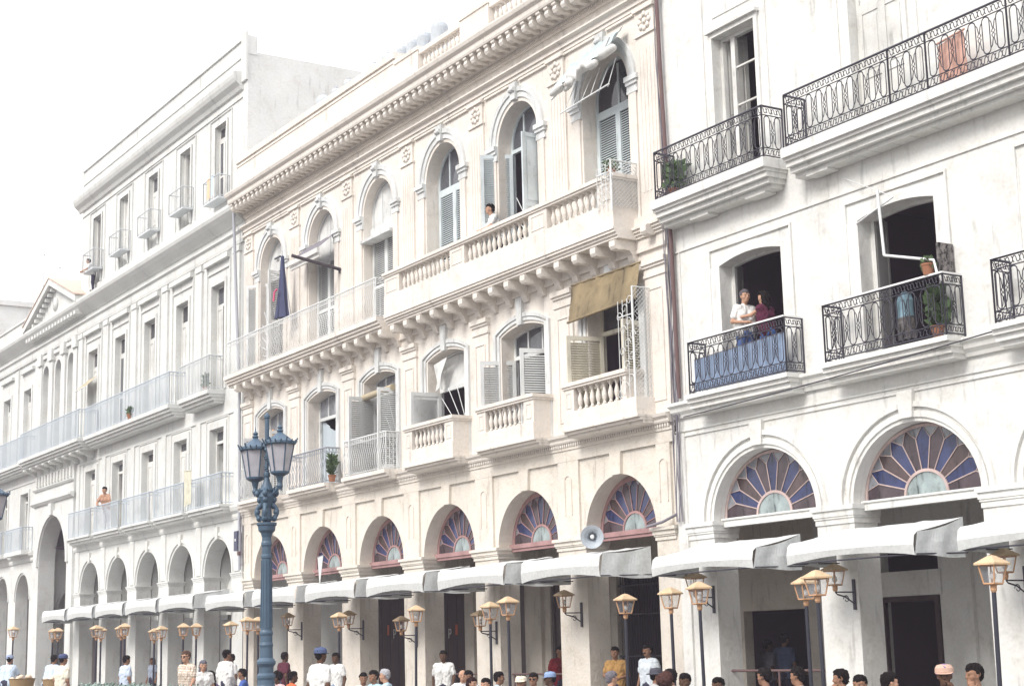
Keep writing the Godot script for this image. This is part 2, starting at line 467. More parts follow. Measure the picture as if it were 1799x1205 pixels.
func awning(label, x0: float, x1: float, d: float, yb: float, yv: float, yw: float, group, seed_: int):
	var o = thing("canvas_awning", label, "awning", Vector3((x0+x1)*.5, yb, 0.12), group)
	var w := x1 - x0; var N := 14; var r := RandomNumberGenerator.new(); r.seed = seed_
	var b := MB.new(); var low := []; var top := []; var wl := []
	for i in N + 1:
		var u := float(i)/N; var x := -w*.5 + w*u
		var fold := .012*sin(i*1.9 + seed_) + r.randf_range(-.006,.006)
		low.append(Vector3(x, 0.1*pow(sin(PI*u), .8) - .03 + r.randf_range(-.004,.004), d + fold + .02))
		top.append(Vector3(x, yv-yb - 0.02*sin(PI*u), d + fold*.3))
		wl.append(Vector3(x, yw-yb + r.randf_range(-.012,.012), 0.0))
	var edge := []
	for i in N + 1:
		edge.append(top[i] + Vector3(0,-.05,.012)); top[i] += Vector3(0,.01,-.06)
	for i in N:
		var s0: Vector3 = edge[i]; var s1: Vector3 = edge[i+1]
		var m0: Vector3 = low[i].lerp(s0,.5) + Vector3(0,0,.025); var m1: Vector3 = low[i+1].lerp(s1,.5) + Vector3(0,0,.025)
		b.quad(low[i],low[i+1],m1,m0); b.quad(m0,m1,s1,s0); b.quad(s0,s1,top[i+1],top[i])
		for j in 4:
			var a := j/4.0; var c := (j+1)/4.0
			var sg := func(p: Vector3, q: Vector3, t: float, k: int) -> Vector3: return p.lerp(q,t) - Vector3(0, .05*sin(PI*t)*(.6+.4*sin(k*1.3)), 0)
			b.quad(sg.call(top[i],wl[i],a,i),sg.call(top[i+1],wl[i+1],a,i+1),sg.call(top[i+1],wl[i+1],c,i+1),sg.call(top[i],wl[i],c,i))
	put("canopy", b, "canvas", o)
	for e in [0, N]:      # gussets at both ends
		var s := MB.new(); var K := 20; var lo := []; var up := []
		for k in K + 1:
			var t := float(k)/K
			var zz: float = low[e].z*(1-t)
			lo.append(Vector3(low[e].x + 0.02*sin(t*11+seed_)*sin(PI*t), low[e].y - .03*t + .012*sin(t*7), zz))
			up.append(Vector3(low[e].x, lerpf(top[e].y, wl[e].y, t) - .05*sin(PI*t), top[e].z*(1-t)))
		for k in K:
			var mid0: Vector3 = lo[k].lerp(up[k], .5) + Vector3(.02*sin(k*.6+seed_)*sin(PI*k/K), 0, 0); var mid1: Vector3 = lo[k+1].lerp(up[k+1], .5) + Vector3(.02*sin((k+1)*.6+seed_)*sin(PI*(k+1)/K), 0, 0)
			s.quad(lo[k],lo[k+1],mid1,mid0); s.quad(mid0,mid1,up[k+1],up[k])
		put("gusset", s, "canvas_grey", o)
	var rod := MB.new(); rod.tube([low[0]+Vector3(0,.02,-.03), low[N]+Vector3(0,.02,-.03)], .014, 5)
	for e in [0, N]: rod.tube([low[e]+Vector3(0,.02,-.03), Vector3(low[e].x, .02, -.06)], .012, 5)
	put("frame", rod, "iron", o)
	return o

# ---------------------------------------------------------------- people: smooth-joined bones meshed as surface nets
func net(mb: MB, caps: Array, k: float, cell: float, ruffle := 0.0, rf := 22.0):
	var lo := Vector3.ONE * 1e9; var hi := -lo
	for c in caps:
		var r: float = maxf(c[2], c[3]) + k + cell * 2
		for q in [c[0], c[1]]:
			lo = lo.min(q - Vector3.ONE*r); hi = hi.max(q + Vector3.ONE*r)
	var nx := int((hi.x-lo.x)/cell) + 2; var ny := int((hi.y-lo.y)/cell) + 2; var nz := int((hi.z-lo.z)/cell) + 2
	var F := PackedFloat32Array(); F.resize(nx*ny*nz); F.fill(0.5)
	for c in caps:
		var a: Vector3 = c[0]; var b: Vector3 = c[1]; var ra: float = c[2]; var rb: float = c[3]
		var m: float = maxf(ra, rb) + k + cell*1.8
		var i0 := ((a.min(b) - Vector3.ONE*m - lo)/cell).floor(); var i1 := ((a.max(b) + Vector3.ONE*m - lo)/cell).ceil()
		var ab := b - a; var l2 := maxf(ab.length_squared(), 1e-9)
		for z in range(maxi(0,int(i0.z)), mini(nz-1,int(i1.z))+1):
			for y in range(maxi(0,int(i0.y)), mini(ny-1,int(i1.y))+1):
				var row := (z*ny + y)*nx
				for x in range(maxi(0,int(i0.x)), mini(nx-1,int(i1.x))+1):
					var p := lo + Vector3(x,y,z)*cell
					var t := clampf((p-a).dot(ab)/l2, 0, 1)
					var d := p.distance_to(a + ab*t) - lerpf(ra, rb, t)
					var f := F[row+x]
					var h := clampf(0.5 + 0.5*(d-f)/k, 0, 1)
					F[row+x] = lerpf(d, f, h) - k*h*(1.0-h)
	if ruffle > 0:      # folds of cloth, locks of hair
		var fn := FastNoiseLite.new(); fn.seed = 5; fn.frequency = 1.0; fn.fractal_octaves = 2
		for i in F.size():
			if absf(F[i]) < cell*2.5:
				var p := lo + Vector3(i % nx, (i / nx) % ny, i / (nx*ny))*cell
				F[i] += ruffle * fn.get_noise_3d(p.x*rf, p.y*rf*.6 + p.x*rf*.5, p.z*rf)
	var id := PackedInt32Array(); id.resize(nx*ny*nz); id.fill(-1)
	var P := PackedVector3Array(); var N := PackedVector3Array()
	var sx := 1; var sy := nx; var sz := nx*ny
	for z in nz-1:
		for y in ny-1:
			for x in nx-1:
				var i := (z*ny+y)*nx+x
				var f0 := F[i]; var f1 := F[i+sx]; var f2 := F[i+sy]; var f3 := F[i+sx+sy]; var f4 := F[i+sz]; var f5 := F[i+sx+sz]; var f6 := F[i+sy+sz]; var f7 := F[i+sx+sy+sz]
				var ng := int(f0<0)+int(f1<0)+int(f2<0)+int(f3<0)+int(f4<0)+int(f5<0)+int(f6<0)+int(f7<0)
				if ng == 0 or ng == 8: continue
				var s := Vector3.ZERO; var cnt := 0
				var ff := [f0,f1,f2,f3,f4,f5,f6,f7]
				for e in EDGES:
					var u: float = ff[e[0]]; var w: float = ff[e[1]]
					if (u < 0) != (w < 0):
						s += CORN[e[0]].lerp(CORN[e[1]], u/(u-w)); cnt += 1
				id[i] = P.size(); P.append(lo + (Vector3(x,y,z) + s/cnt)*cell)
				N.append(Vector3(f1+f3+f5+f7-f0-f2-f4-f6, f2+f3+f6+f7-f0-f1-f4-f5, f4+f5+f6+f7-f0-f1-f2-f3).normalized())
	var ax := [[sx,sy,sz],[sy,sz,sx],[sz,sx,sy]]
	for z in range(1,nz-1):
		for y in range(1,ny-1):
			for x in range(1,nx-1):
				var i := (z*ny+y)*nx+x
				var f := F[i]
				for q in ax:
					var g := F[i+q[0]]
					if (f < 0) == (g < 0): continue
					var a := id[i]; var b := id[i-q[1]]; var c := id[i-q[1]-q[2]]; var d := id[i-q[2]]
					if a < 0 or b < 0 or c < 0 or d < 0: continue
					if f > 0:
						var t := b; b = d; d = t
					mb.trin(P[a],P[b],P[c],N[a],N[b],N[c]); mb.trin(P[a],P[c],P[d],N[a],N[c],N[d])
const EDGES := [[0,1],[2,3],[4,5],[6,7],[0,2],[1,3],[4,6],[5,7],[0,4],[1,5],[2,6],[3,7]]
const CORN := [Vector3(0,0,0),Vector3(1,0,0),Vector3(0,1,0),Vector3(1,1,0),Vector3(0,0,1),Vector3(1,0,1),Vector3(0,1,1),Vector3(1,1,1)]

# pose: shoulder height, lean, elbows and hands of both sides, seated or not; facing +Z
func hand_caps(w: Vector3, dir: Vector3, side: float) -> Array:
	var d := dir.normalized(); var u := d.cross(Vector3.UP)
	if u.length() < 0.2: u = Vector3(0,0,1) * side
	u = u.normalized(); var nn := d.cross(u).normalized()
	var c := [[w, w + d*.08, .028, .034], [w + d*.06 + u*.02, w + d*.085 - u*.02, .026, .026]]
	for i in 4:
		var b := w + d*.09 + u*(.03 - .02*i); var l: float = [.07,.08,.075,.058][i]
		c.append([b, b + d*l*.55 + nn*.006, .0095, .009]); c.append([b + d*l*.55 + nn*.006, b + d*l*.9 + nn*.028, .009, .0075])
	c.append([w + d*.03 + u*.035, w + d*.075 + u*.06, .0115, .009]); c.append([w + d*.075 + u*.06, w + d*.1 + u*.055 + nn*.015, .009, .008])
	return c
func make_pose(o: Dictionary) -> Dictionary:
	var lean: float = o.get("lean", 0.0); var seat: bool = o.get("seat", false)
	var hipy := 0.5 if seat else 0.93
	var hip := Vector3(0, hipy, 0)
	var up := Vector3(0, cos(lean), sin(lean))
	var chest := hip + up*0.36; var sh := hip + up*0.5; var nk := hip + up*0.57
	var hd := nk + Vector3(0, 0.15, 0.03 + sin(lean)*0.04) 
	var hw := 0.0
	var skin := MB.new(); var shirt := MB.new(); var pants := MB.new()
	var caps := []      # skin body
	var sc := []
	for s in [-1.0, 1.0]:
		sc.append([hip + Vector3(s*.085,.0,0), chest + Vector3(s*.085,0,.01), .118, .128]); sc.append([chest + Vector3(s*.085,0,.01), sh + Vector3(s*.13,-.02,0), .125, .085])
		caps.append([hip + Vector3(s*.08,.0,0), chest + Vector3(s*.08,0,.01), .095, .105]); caps.append([chest + Vector3(s*.08,0,.0), sh + Vector3(s*.12,-.03,0), .1, .06])
	sc.append([sh + Vector3(-.15,0,0), sh + Vector3(.15,0,0), .068, .068]); sc.append([sh, nk + Vector3(0,-.02,0), .07, .062])
	caps.append([sh, hd + Vector3(0,-.06,-.01), .056, .054])
	var hands := []
	for s in [-1.0, 1.0]:
		var e: Vector3 = o["el"] if s < 0 else o["er"]; var h: Vector3 = o["hl"] if s < 0 else o["hr"]
		var S := sh + Vector3(s*.185, -.02, 0)
		e = hip + Vector3(0,.0,0) + e; h = hip + h
		caps.append([S, e, .047, .037]); caps.append([e, h, .04, .026])
		var stop := S.lerp(e, o.get("sleeve", 0.62))
		sc.append([S, stop, .068, .064])
		if o.get("long", false): sc.append([stop, e, .06, .052]); sc.append([e, e.lerp(h,.92), .052, .042])
		hands.append([h, (h - e).normalized(), s])
	net(skin, caps, .03, .024)
	net(shirt, sc, .035, .022, .022, 16.0)
	for h in hands: net(skin, hand_caps(h[0], h[1], h[2]), .008, .0075)
	# head with brow, nose, mouth, chin and ears
	var H := hd
	var hc := [[H+Vector3(0,.035,-.015),H+Vector3(0,.03,.015),.083,.08],[H+Vector3(0,-.03,.02),H+Vector3(0,-.075,.045),.068,.046],[H+Vector3(0,-.02,.075),H+Vector3(0,-.022,.092),.014,.016],[H+Vector3(0,.025,.085),H+Vector3(0,-.02,.1),.009,.015],
		[H+Vector3(-.05,.03,.068),H+Vector3(.05,.03,.068),.016,.016],[H+Vector3(-.022,-.056,.088),H+Vector3(.022,-.056,.088),.009,.009],[H+Vector3(0,-.06,.0),H+Vector3(0,-.12,-.02),.058,.056]]
	for s in [-1.0,1.0]:
		hc.append([H+Vector3(s*.085,.005,-.01),H+Vector3(s*.08,-.03,-.002),.013,.009]); hc.append([H+Vector3(s*.045,-.02,.05),H+Vector3(s*.035,-.05,.05),.032,.025])
	net(skin, hc, .014, .0125)
	var eyes := MB.new()
	for s in [-1.0,1.0]: eyes.ball(H+Vector3(s*.032,.008,.083), Vector3(.012,.007,.006), 6, 4)
	# legs
	var pc := [[hip+Vector3(-.06,.02,0),hip+Vector3(.06,.02,0),.125,.125]]
	var shoes := MB.new(); var fc := []
	for s in [-1.0,1.0]:
		var kn := hip + (Vector3(s*.1,-.02,.42) if seat else Vector3(s*.09,-.44,.03 + s*o.get("stride",0.0)*.5))
		var an := Vector3(s*.1, .09, (.42 if seat else 0.0) + s*o.get("stride",0.0)*(.9 if not seat else 0.0))
		pc.append([hip+Vector3(s*.085,-.02,0), kn, .1, .072]); pc.append([kn, an, .07, .055])
		fc.append([an+Vector3(0,-.05,-.03), an+Vector3(0,-.055,.13), .038, .034])
	net(pants, pc, .03, .028, .02, 14.0); net(shoes, fc, .01, .022)
	# hair styles
	var hair := {}
	var a := MB.new(); net(a, [[H+Vector3(0,.055,-.03),H+Vector3(0,.068,.02),.087,.076],[H+Vector3(0,-.01,-.055),H+Vector3(0,.03,-.05),.06,.07],[H+Vector3(-.06,.035,-.01),H+Vector3(.06,.035,-.01),.035,.035]], .02, .014, .02, 30.0); hair["short"] = a.mesh()
	a = MB.new(); net(a, [[H+Vector3(0,.05,-.045),H+Vector3(0,.08,0),.115,.11],[H+Vector3(-.06,.04,-.03),H+Vector3(.06,.04,-.03),.075,.075]], .02, .018, .03, 34.0); hair["afro"] = a.mesh()
	a = MB.new(); net(a, [[H+Vector3(0,.055,-.03),H+Vector3(0,.068,.015),.09,.08],[H+Vector3(-.05,.0,-.05),H+Vector3(-.06,-.17,-.06),.05,.04],[H+Vector3(.05,.0,-.05),H+Vector3(.06,-.17,-.06),.05,.04],[H+Vector3(0,.0,-.07),H+Vector3(0,-.2,-.09),.06,.05]], .03, .016, .025, 26.0); hair["long"] = a.mesh()
	a = MB.new(); net(a, [[H+Vector3(-.07,.0,-.03),H+Vector3(-.03,-.01,-.07),.03,.03],[H+Vector3(.07,.0,-.03),H+Vector3(.03,-.01,-.07),.03,.03]], .02, .014); hair["bald"] = a.mesh()
	a = MB.new(); a.lathe(H+Vector3(0,.045,-.01), [[.112,-.01],[.115,.0],[.11,.05],[.085,.085],[.0,.1]], 12)
	var vis := PackedVector2Array()
	for k in 13: vis.append(Vector2(.11*cos(PI*k/12.0)*.95, .07 + .1*sin(PI*k/12.0)))
	for i in range(1, 12): a.tri(H+Vector3(vis[0].x,.045,vis[0].y-.01),H+Vector3(vis[i].x,.035-.01*sin(PI*i/12.0),vis[i].y-.01),H+Vector3(vis[i+1].x,.035-.01*sin(PI*(i+1)/12.0),vis[i+1].y-.01))
	hair["cap"] = a.mesh()
	a = MB.new(); a.lathe(H+Vector3(0,.04,-.01), [[.0,-.004],[.17,-.012],[.175,.0],[.115,.012],[.108,.06],[.09,.095],[.0,.1]], 14); hair["hat"] = a.mesh()
	a = MB.new(); net(a, [[H+Vector3(-.025,-.042,.1),H+Vector3(0,-.038,.106),.009,.011],[H+Vector3(.025,-.042,.1),H+Vector3(0,-.038,.106),.009,.011]], .006, .007); hair["moustache"] = a.mesh()
	a = MB.new()
	for s in [-1.0,1.0]: a.ball(H+Vector3(s*.034,.008,.094), Vector3(.027,.02,.008), 8, 5)
	a.tube([H+Vector3(-.085,.012,.02),H+Vector3(-.06,.012,.085),H+Vector3(.06,.012,.085),H+Vector3(.085,.012,.02)], .004, 4); hair["glasses"] = a.mesh()
	return {"body": skin.mesh(), "shirt": shirt.mesh(), "trousers": pants.mesh(), "shoes": shoes.mesh(), "eyes": eyes.mesh(), "hair": hair, "top": H.y + .118}
var poses := {}
var cmats := {}
func cloth(c: Color, key := "cloth_tex") -> StandardMaterial3D:
	var k := c.to_html() + key
	if cmats.has(k): return cmats[k]
	var m := StandardMaterial3D.new(); m.albedo_color = c.linear_to_srgb(); m.roughness = 0.9; m.albedo_texture = M[key]; m.uv1_triplanar = true; m.uv1_scale = Vector3.ONE * (3.6 if key == "check_tex" else 2.0)
	m.metallic_specular = 0.15
	if key != "plain_tex":
		m.rim_enabled = true; m.rim = 0.1
	cmats[k] = m
	return m
const SKIN := [Color(.5,.3,.21), Color(.29,.165,.11), Color(.12,.07,.048)]
# top = height of the crown above the floor it stands on
func person(label: String, pose: String, at: Vector3, top: float, turn: float, shirt: Color, skin: int, hairs: Array, pants := Color(.05,.05,.08), group := "", key := "cloth_tex", hair_col := Color(.012,.01,.01)):
	var o = thing("person", label, "person", at, group, deg_to_rad(turn))
	var p = poses[pose]
	var k: float = top / p["top"]
	o.scale = Vector3(lerpf(1.0,k,.6), k, lerpf(1.0,k,.6))
	put("body", p["body"], cloth(SKIN[skin], "plain_tex"), o)
	if shirt.a > 0: put("shirt", p["shirt"], cloth(shirt, key), o)
	else: put("torso", p["shirt"], cloth(SKIN[skin], "plain_tex"), o)
	put("trousers", p["trousers"], cloth(pants), o); put("shoes", p["shoes"], cloth(Color(.03,.02,.02)), o)
	put("eyes", p["eyes"], cloth(Color(.02,.015,.015)), o)
	for h in hairs:
		var nm: String = h[0]; var c: Color = h[1] if h.size() > 1 else hair_col
		put({"cap":"cap","hat":"hat","moustache":"moustache","glasses":"sunglasses"}.get(nm, "hair"), p["hair"][nm], cloth(c, "plain_tex"), o)
	return o

# ---------------------------------------------------------------- shell shared by the buildings: roof, back, sides and dark rooms
func shell(bld, X0, X1, top, depth, floors: Array, m: String, arcade_h: float):
	var b := MB.new()
	b.quad(Vector3(X1,-.3,-depth),Vector3(X0,-.3,-depth),Vector3(X0,top,-depth),Vector3(X1,top,-depth))
	b.quad(Vector3(X0,arcade_h,-depth),Vector3(X0,arcade_h,0),Vector3(X0,top,0),Vector3(X0,top,-depth))
	b.quad(Vector3(X1,arcade_h,0),Vector3(X1,arcade_h,-depth),Vector3(X1,top,-depth),Vector3(X1,top,0))
	put("rear_wall", b, m, bld)
	b = MB.new(); b.quad(Vector3(X0,top-.12,0),Vector3(X1,top-.12,0),Vector3(X1,top-.12,-depth),Vector3(X0,top-.12,-depth)); put("roof_deck", b, "roof_grey", bld)
	b = MB.new()      # rooms behind the windows
	for f in floors:
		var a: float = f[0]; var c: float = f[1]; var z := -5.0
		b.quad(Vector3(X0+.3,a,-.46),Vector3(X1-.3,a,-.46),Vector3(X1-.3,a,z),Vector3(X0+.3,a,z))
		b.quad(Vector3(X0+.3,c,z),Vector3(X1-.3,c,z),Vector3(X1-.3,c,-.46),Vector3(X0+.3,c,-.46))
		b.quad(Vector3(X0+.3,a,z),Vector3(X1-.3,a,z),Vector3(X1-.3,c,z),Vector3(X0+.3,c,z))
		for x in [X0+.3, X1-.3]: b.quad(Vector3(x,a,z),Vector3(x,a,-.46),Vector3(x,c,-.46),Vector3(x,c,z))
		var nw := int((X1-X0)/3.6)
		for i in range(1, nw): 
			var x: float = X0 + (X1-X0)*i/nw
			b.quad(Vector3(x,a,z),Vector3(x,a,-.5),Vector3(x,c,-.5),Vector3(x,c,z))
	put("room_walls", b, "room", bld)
# arcade behind the piers: ceiling, inner wall with doorways [cx, hw, top], what stands in them is built by the caller
func arcade_inner(bld, X0, X1, hc, zb, doors: Array, m: String):
	var b := MB.new()
	b.quad(Vector3(X0,hc,zb),Vector3(X1,hc,zb),Vector3(X1,hc,-.56),Vector3(X0,hc,-.56))
	put("arcade_ceiling", b, m, bld)
	b = MB.new(); var ops := []
	for d in doors: ops.append([d[0], d[1], -.3, d[2], 0.0, 0.25])
	wall(b, X0, X1, -.3, hc, zb, ops)
	put("arcade_inner_wall", b, m, bld)
	b = MB.new()
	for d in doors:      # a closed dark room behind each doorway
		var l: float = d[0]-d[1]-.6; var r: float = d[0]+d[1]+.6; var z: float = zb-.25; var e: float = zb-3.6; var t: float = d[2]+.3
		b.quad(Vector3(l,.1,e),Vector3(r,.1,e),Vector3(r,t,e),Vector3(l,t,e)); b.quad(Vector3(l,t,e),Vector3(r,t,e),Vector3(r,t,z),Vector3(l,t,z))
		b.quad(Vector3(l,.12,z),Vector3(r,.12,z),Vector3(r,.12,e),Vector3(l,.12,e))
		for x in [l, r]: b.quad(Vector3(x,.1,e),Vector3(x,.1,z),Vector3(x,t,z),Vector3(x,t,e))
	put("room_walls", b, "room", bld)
func plank_door(bld, cx, hw, top, z, m: String, n := 6):
	var d = node("door", bld)
	var f := MB.new()
	for s in [-1,1]: f.box(cx+s*hw-(.1 if s>0 else 0.0), .1, z-.06, cx+s*hw+(0.0 if s>0 else .1), top, z+.05)
	f.box(cx-hw+.1, top-.12, z-.06, cx+hw-.1, top, z+.049); put("frame", f, m, d)
	var w: float = (2*hw-.2)/n
	for i in n:
		var p := MB.new(); var x: float = cx-hw+.1+w*i
		p.box(x+.006, .12, z-.04, x+w-.006, top-.12, z-.012 + .006*(i%2))
		put("plank", p, m if i % 2 == 0 else m + "2", d)
	return d
# stone impost round a pier from xl to xr
func impost(mb: MB, xl, xr, y0, y1, depth, sc := 1.0):
	var h: float = y1-y0
	for s in [[0.0,.3,.03],[.3,.42,.055],[.42,.75,.075],[.75,1.0,.12]]:
		mb.box(xl-s[2]*sc*.75, y0+h*s[0], -depth, xr+s[2]*sc*.75, y0+h*s[1], s[2]*sc)
func pilaster(mb: MB, cx, w, y0, y1, z, panel := true):
	mb.box(cx-w*.5, y0, 0, cx+w*.5, y1, z)
	if panel:
		var e: float = w*.2
		for s in [-1,1]: mb.box(cx+s*(w*.5-e)-.015, y0+.25, z, cx+s*(w*.5-e)+.015, y1-.25, z+.022)
		for y in [y0+.25, y1-.27]: mb.box(cx-w*.5+e, y, z, cx+w*.5-e, y+.02, z+.02)

# ---------------------------------------------------------------- the cream building in the middle
func mid_x(i: int) -> float: return -27.75 - 3.62 * i
func middle_building():
	var B = thing("arcade_building", "cream pink arcade building with stone balustrades and dark bracketed cornice", "building", Vector3.ZERO)
	var X0 := -47.95; var X1 := -25.74
	var g := MB.new(); var ops := []
	for i in 6: ops.append([mid_x(i), 1.27, -.3, 4.15, 1.27, .56])
	wall(g, X0, X1, -.3, 6.5, 0, ops)
	# inner side of the pier wall
	var gi := MB.new(); wall(gi, X0, X1, -.3, 5.6, -.56, ops.map(func(o): return [o[0],o[1],o[2],o[3],o[4],0.0])); 
	put("wall", g, "stone_mid", B); put("wall", gi, "stone_mid", B)
	var u := MB.new(); ops = []
	for i in 6: ops.append([mid_x(i), .93, 6.52, 9.13, .17, .42])
	wall(u, X0, X1, 6.5, 10.3, 0, ops); ops = []
	for i in 6: ops.append([mid_x(i), .87, 10.6, 13.85, .88, .42])
	wall(u, X0, X1, 10.3, 17.0, 0, ops)
	u.quad(Vector3(X1,5.6,0),Vector3(X1,5.6,-.6),Vector3(X1,17,-.6),Vector3(X1,17,0))
	put("wall", u, "cream", B)
	shell(B, X0, X1, 16.95, 14.0, [[6.5,10.0],[10.55,15.2]], "cream", 5.6)
	# ground storey dressings
	var t := MB.new()
	for i in 7:
		var xl: float = X0 if i == 6 else mid_x(i) + 1.27
		var xr: float = X1 if i == 0 else mid_x(i-1) - 1.27
		t = MB.new(); impost(t, xl + (.1 if i == 6 else 0.0), xr - (.1 if i == 0 else 0.0), 3.94, 4.2, .6); put("impost", t, "stone_mid", B)
		t = MB.new(); t.box(xl+.14, 4.2, 0, xr-.14, 5.885, .055)
		var nx := (xl+xr)*.5
		surround(t, nx, .11, 4.7, 5.45, .11, .035, .075)      # shallow niche
		put("pier_panel", t, "stone_mid", B)
		t = MB.new(); t.box(xl+.02, -.3, 0, xr-.02, .75, .05); put("pier_base", t, "stone_mid", B)
	t = MB.new(); t.box(X0, 5.885, 0, X1, 6.2, .06)
	t.box(X0, 6.13, .06, X1, 6.2, .085)
	put("band", t, "stone_mid", B)
	for i in 6:
		t = MB.new(); t.prism(PackedVector2Array([Vector2(mid_x(i)-.17,5.41),Vector2(mid_x(i)+.17,5.41),Vector2(mid_x(i)+.2,5.885),Vector2(mid_x(i)-.2,5.885)]), 0, .075); put("keystone", t, "stone_mid", B)
	var dn := MB.new()
	for k in int((X1-X0)/.085): dn.box(X0 + .085*k, 6.2, .06, X0 + .085*k + .05, 6.275, .12)
	put("dentil_course", dn, "cream", B).set_meta("kind", "stuff")
	var c := MB.new(); c.prof([[0.0,6.275],[.14,6.275],[.16,6.31],[.16,6.36],[.22,6.4],[.24,6.46],[.0,6.5]], X0, X1); put("storey_cornice", c, "cream", B)
	for i in 6: fanlight(B, mid_x(i), 4.27, 1.25, 1.13, -.4, "pink_wood", .1)
	for i in 6:
		var tb := MB.new(); tb.box(mid_x(i)-1.262, 4.16, -.46, mid_x(i)+1.262, 4.262, -.3); tb.box(mid_x(i)-1.262, 4.09, -.45, mid_x(i)+1.262, 4.155, -.33)
		put("transom_beam", tb, "pink_wood", B)
	# first storey
	var s := MB.new(); var f := MB.new()
	for i in 6:
		f = MB.new(); surround(f, mid_x(i), .98, 6.5, 9.17, .2, .09, .035, .09); surround(f, mid_x(i), 1.11, 6.5, 9.22, .24, .1, .06, .1)
		f.prism(PackedVector2Array([Vector2(mid_x(i)-.1,9.28),Vector2(mid_x(i)+.1,9.28),Vector2(mid_x(i)+.14,9.93),Vector2(mid_x(i)-.14,9.93)]), .0, .09)
		put("window_surround", f, "trim_white", B)
	for i in 7:
		var x: float = clampf(-25.94 - 3.62*i, X0 + .38, X1 - .38)
		s = MB.new(); pilaster(s, x, .72, 6.5, 9.36, .05)
		for q in [[9.36,9.42,.08],[9.42,9.56,.06],[9.56,9.62,.1],[9.62,9.73,.14]]: s.box(x-.36-q[2]*.3, q[0], 0, x+.36+q[2]*.3, q[1], q[2])
		put("pilaster", s, "cream", B)
	s = MB.new(); s.box(X0, 9.95, 0, X1, 10.02, .07); s.box(X0, 10.02, 0, X1, 10.3, .05)
	put("band", s, "cream", B)
	# stone balconies of the first storey
	for i in 3: stone_balcony(B, [mid_x(i) - (1.27 if i else 1.2), mid_x(i) + (1.2 if i else 1.1)], .53, 6.5, i == 0)
	for i in [3, 4, 5]: iron_balcony_mid(B, mid_x(i) - 1.3, mid_x(i) + 1.25, .5, i)
	# second storey balconies
	var bal = node("balcony", B)
	var sl := MB.new()
	steps(sl, -37.0, -26.65, [[10.24,10.3,.58],[10.3,10.36,.62],[10.36,10.42,.67],[10.42,10.47,.7]], 0.0)
	for q in [[10.24,10.3,.3],[10.3,10.36,.34],[10.36,10.42,.38],[10.42,10.47,.42]]: sl.box(-26.65, q[0], 0, X1, q[1], q[2]-.2)
	put("slab", sl, "cream", bal)
	sl = MB.new(); sl.box(-37.0,10.47,.0,-26.65,11.0,.68); sl.box(-26.65,10.47,0,X1,10.68,.14)
	put("plinth", sl, "cream", bal)
	stone_rail(bal, -37.0, -26.65, .42, .66, 11.0, 11.5, [[-37.0,-36.2],[-33.55,-32.85],[-29.95,-29.2],[-27.2,-26.65]], 10)
	var bl2 = node("balcony", B); sl = MB.new()
	for q in [[10.22,10.28,.55],[10.28,10.36,.62],[10.36,10.44,.68],[10.44,10.56,.74]]: sl.box(X0+.02, q[0], 0, -37.35, q[1], q[2])
	put("slab", sl, "cream", bl2)
	sl = MB.new(); bar_rail(sl, Vector3(X0+.1,10.57,.66), Vector3(-37.5,10.57,.66), 1.06, .125, Vector3(0,0,.16), .008); bar_rail(sl, Vector3(-37.5,10.57,.66), Vector3(-37.5,10.57,.02), 1.06, .12, Vector3.ZERO, .008)
	put("railing", sl, "iron_white", bl2)
	# brackets under the balconies
	var br := MB.new()
	br.prof([[0.0,9.78],[.05,9.76],[.1,9.82],[.14,9.93],[.22,10.01],[.36,10.02],[.48,10.0],[.56,10.02],[.6,10.08],[.6,10.2],[.55,10.225],[0.0,10.225]], -.1, .1)
	var bm = br.mesh(); var k := 0
	while -26.85 - .705*k > X0 + .2:
		var x := -26.85 - .705*k
		put("bracket", bm, "cream", bal if x > -37.1 else bl2, Vector3(x, .01, .0)); k += 1
	put("bracket", bm, "cream", bal, Vector3(-26.12, 0.2, -.28))
	# second storey arches
	f = MB.new(); s = MB.new()
	for i in 6:
		var x := mid_x(i)
		f = MB.new(); archband(f, x, .95, 13.87, .96, .14, .0, .035); archband(f, x, 1.09, 13.87, 1.1, .12, .0, .07)
		for sd in [-1,1]:
			for q in [[13.5,13.56,.05,.52],[13.56,13.68,.04,.48],[13.68,13.76,.08,.54],[13.76,13.87,.12,.6]]:
				f.box(minf(x+sd*.88,x+sd*(.88+q[3]*.75)), q[0], 0, maxf(x+sd*.88,x+sd*(.88+q[3]*.75)), q[1], q[2])
		f.prism(PackedVector2Array([Vector2(x-.1,14.78),Vector2(x+.1,14.78),Vector2(x+.16,15.2),Vector2(x-.16,15.2)]), 0, .11)
		f.tube([Vector3(x-.11,15.02,.12),Vector3(x+.11,15.02,.12)], .06, 8)
		put("window_surround", f, "trim_white", B)
		for sd in [-1,1]: s = MB.new(); s.box(minf(x+sd*.93,x+sd*1.2), 10.6, 0, maxf(x+sd*.93,x+sd*1.2), 13.5, .04); put("jamb_strip", s, "cream", B)
	for i in 7:
		var x: float = clampf(-25.94 - 3.62*i, X0 + .38, X1 - .38)
		s = MB.new(); s.box(x-.34, 10.6, 0, x+.34, 14.62, .05)
		for q in 5: s.box(x-.27+q*.12, 11.2, .05, x-.21+q*.12, 14.35, .062)      # flutes
		for q in [[14.62,14.67,.09],[15.18,15.25,.12]]: s.box(x-.36, q[0], 0, x+.36, q[1], q[2])
		s.box(x-.31, 14.67, 0, x+.31, 15.18, .06)
		put("pilaster", s, "cream", B); s = MB.new()
		if i < 6:
			var l: float = x - 3.62 + .42; var r: float = x - .42; var m := mid_x(i)
			s.box(l, 15.19, 0, m-.2, 15.24, .06); s.box(m+.2, 15.19, 0, r, 15.24, .06); put("panel_moulding", s, "cream", B)
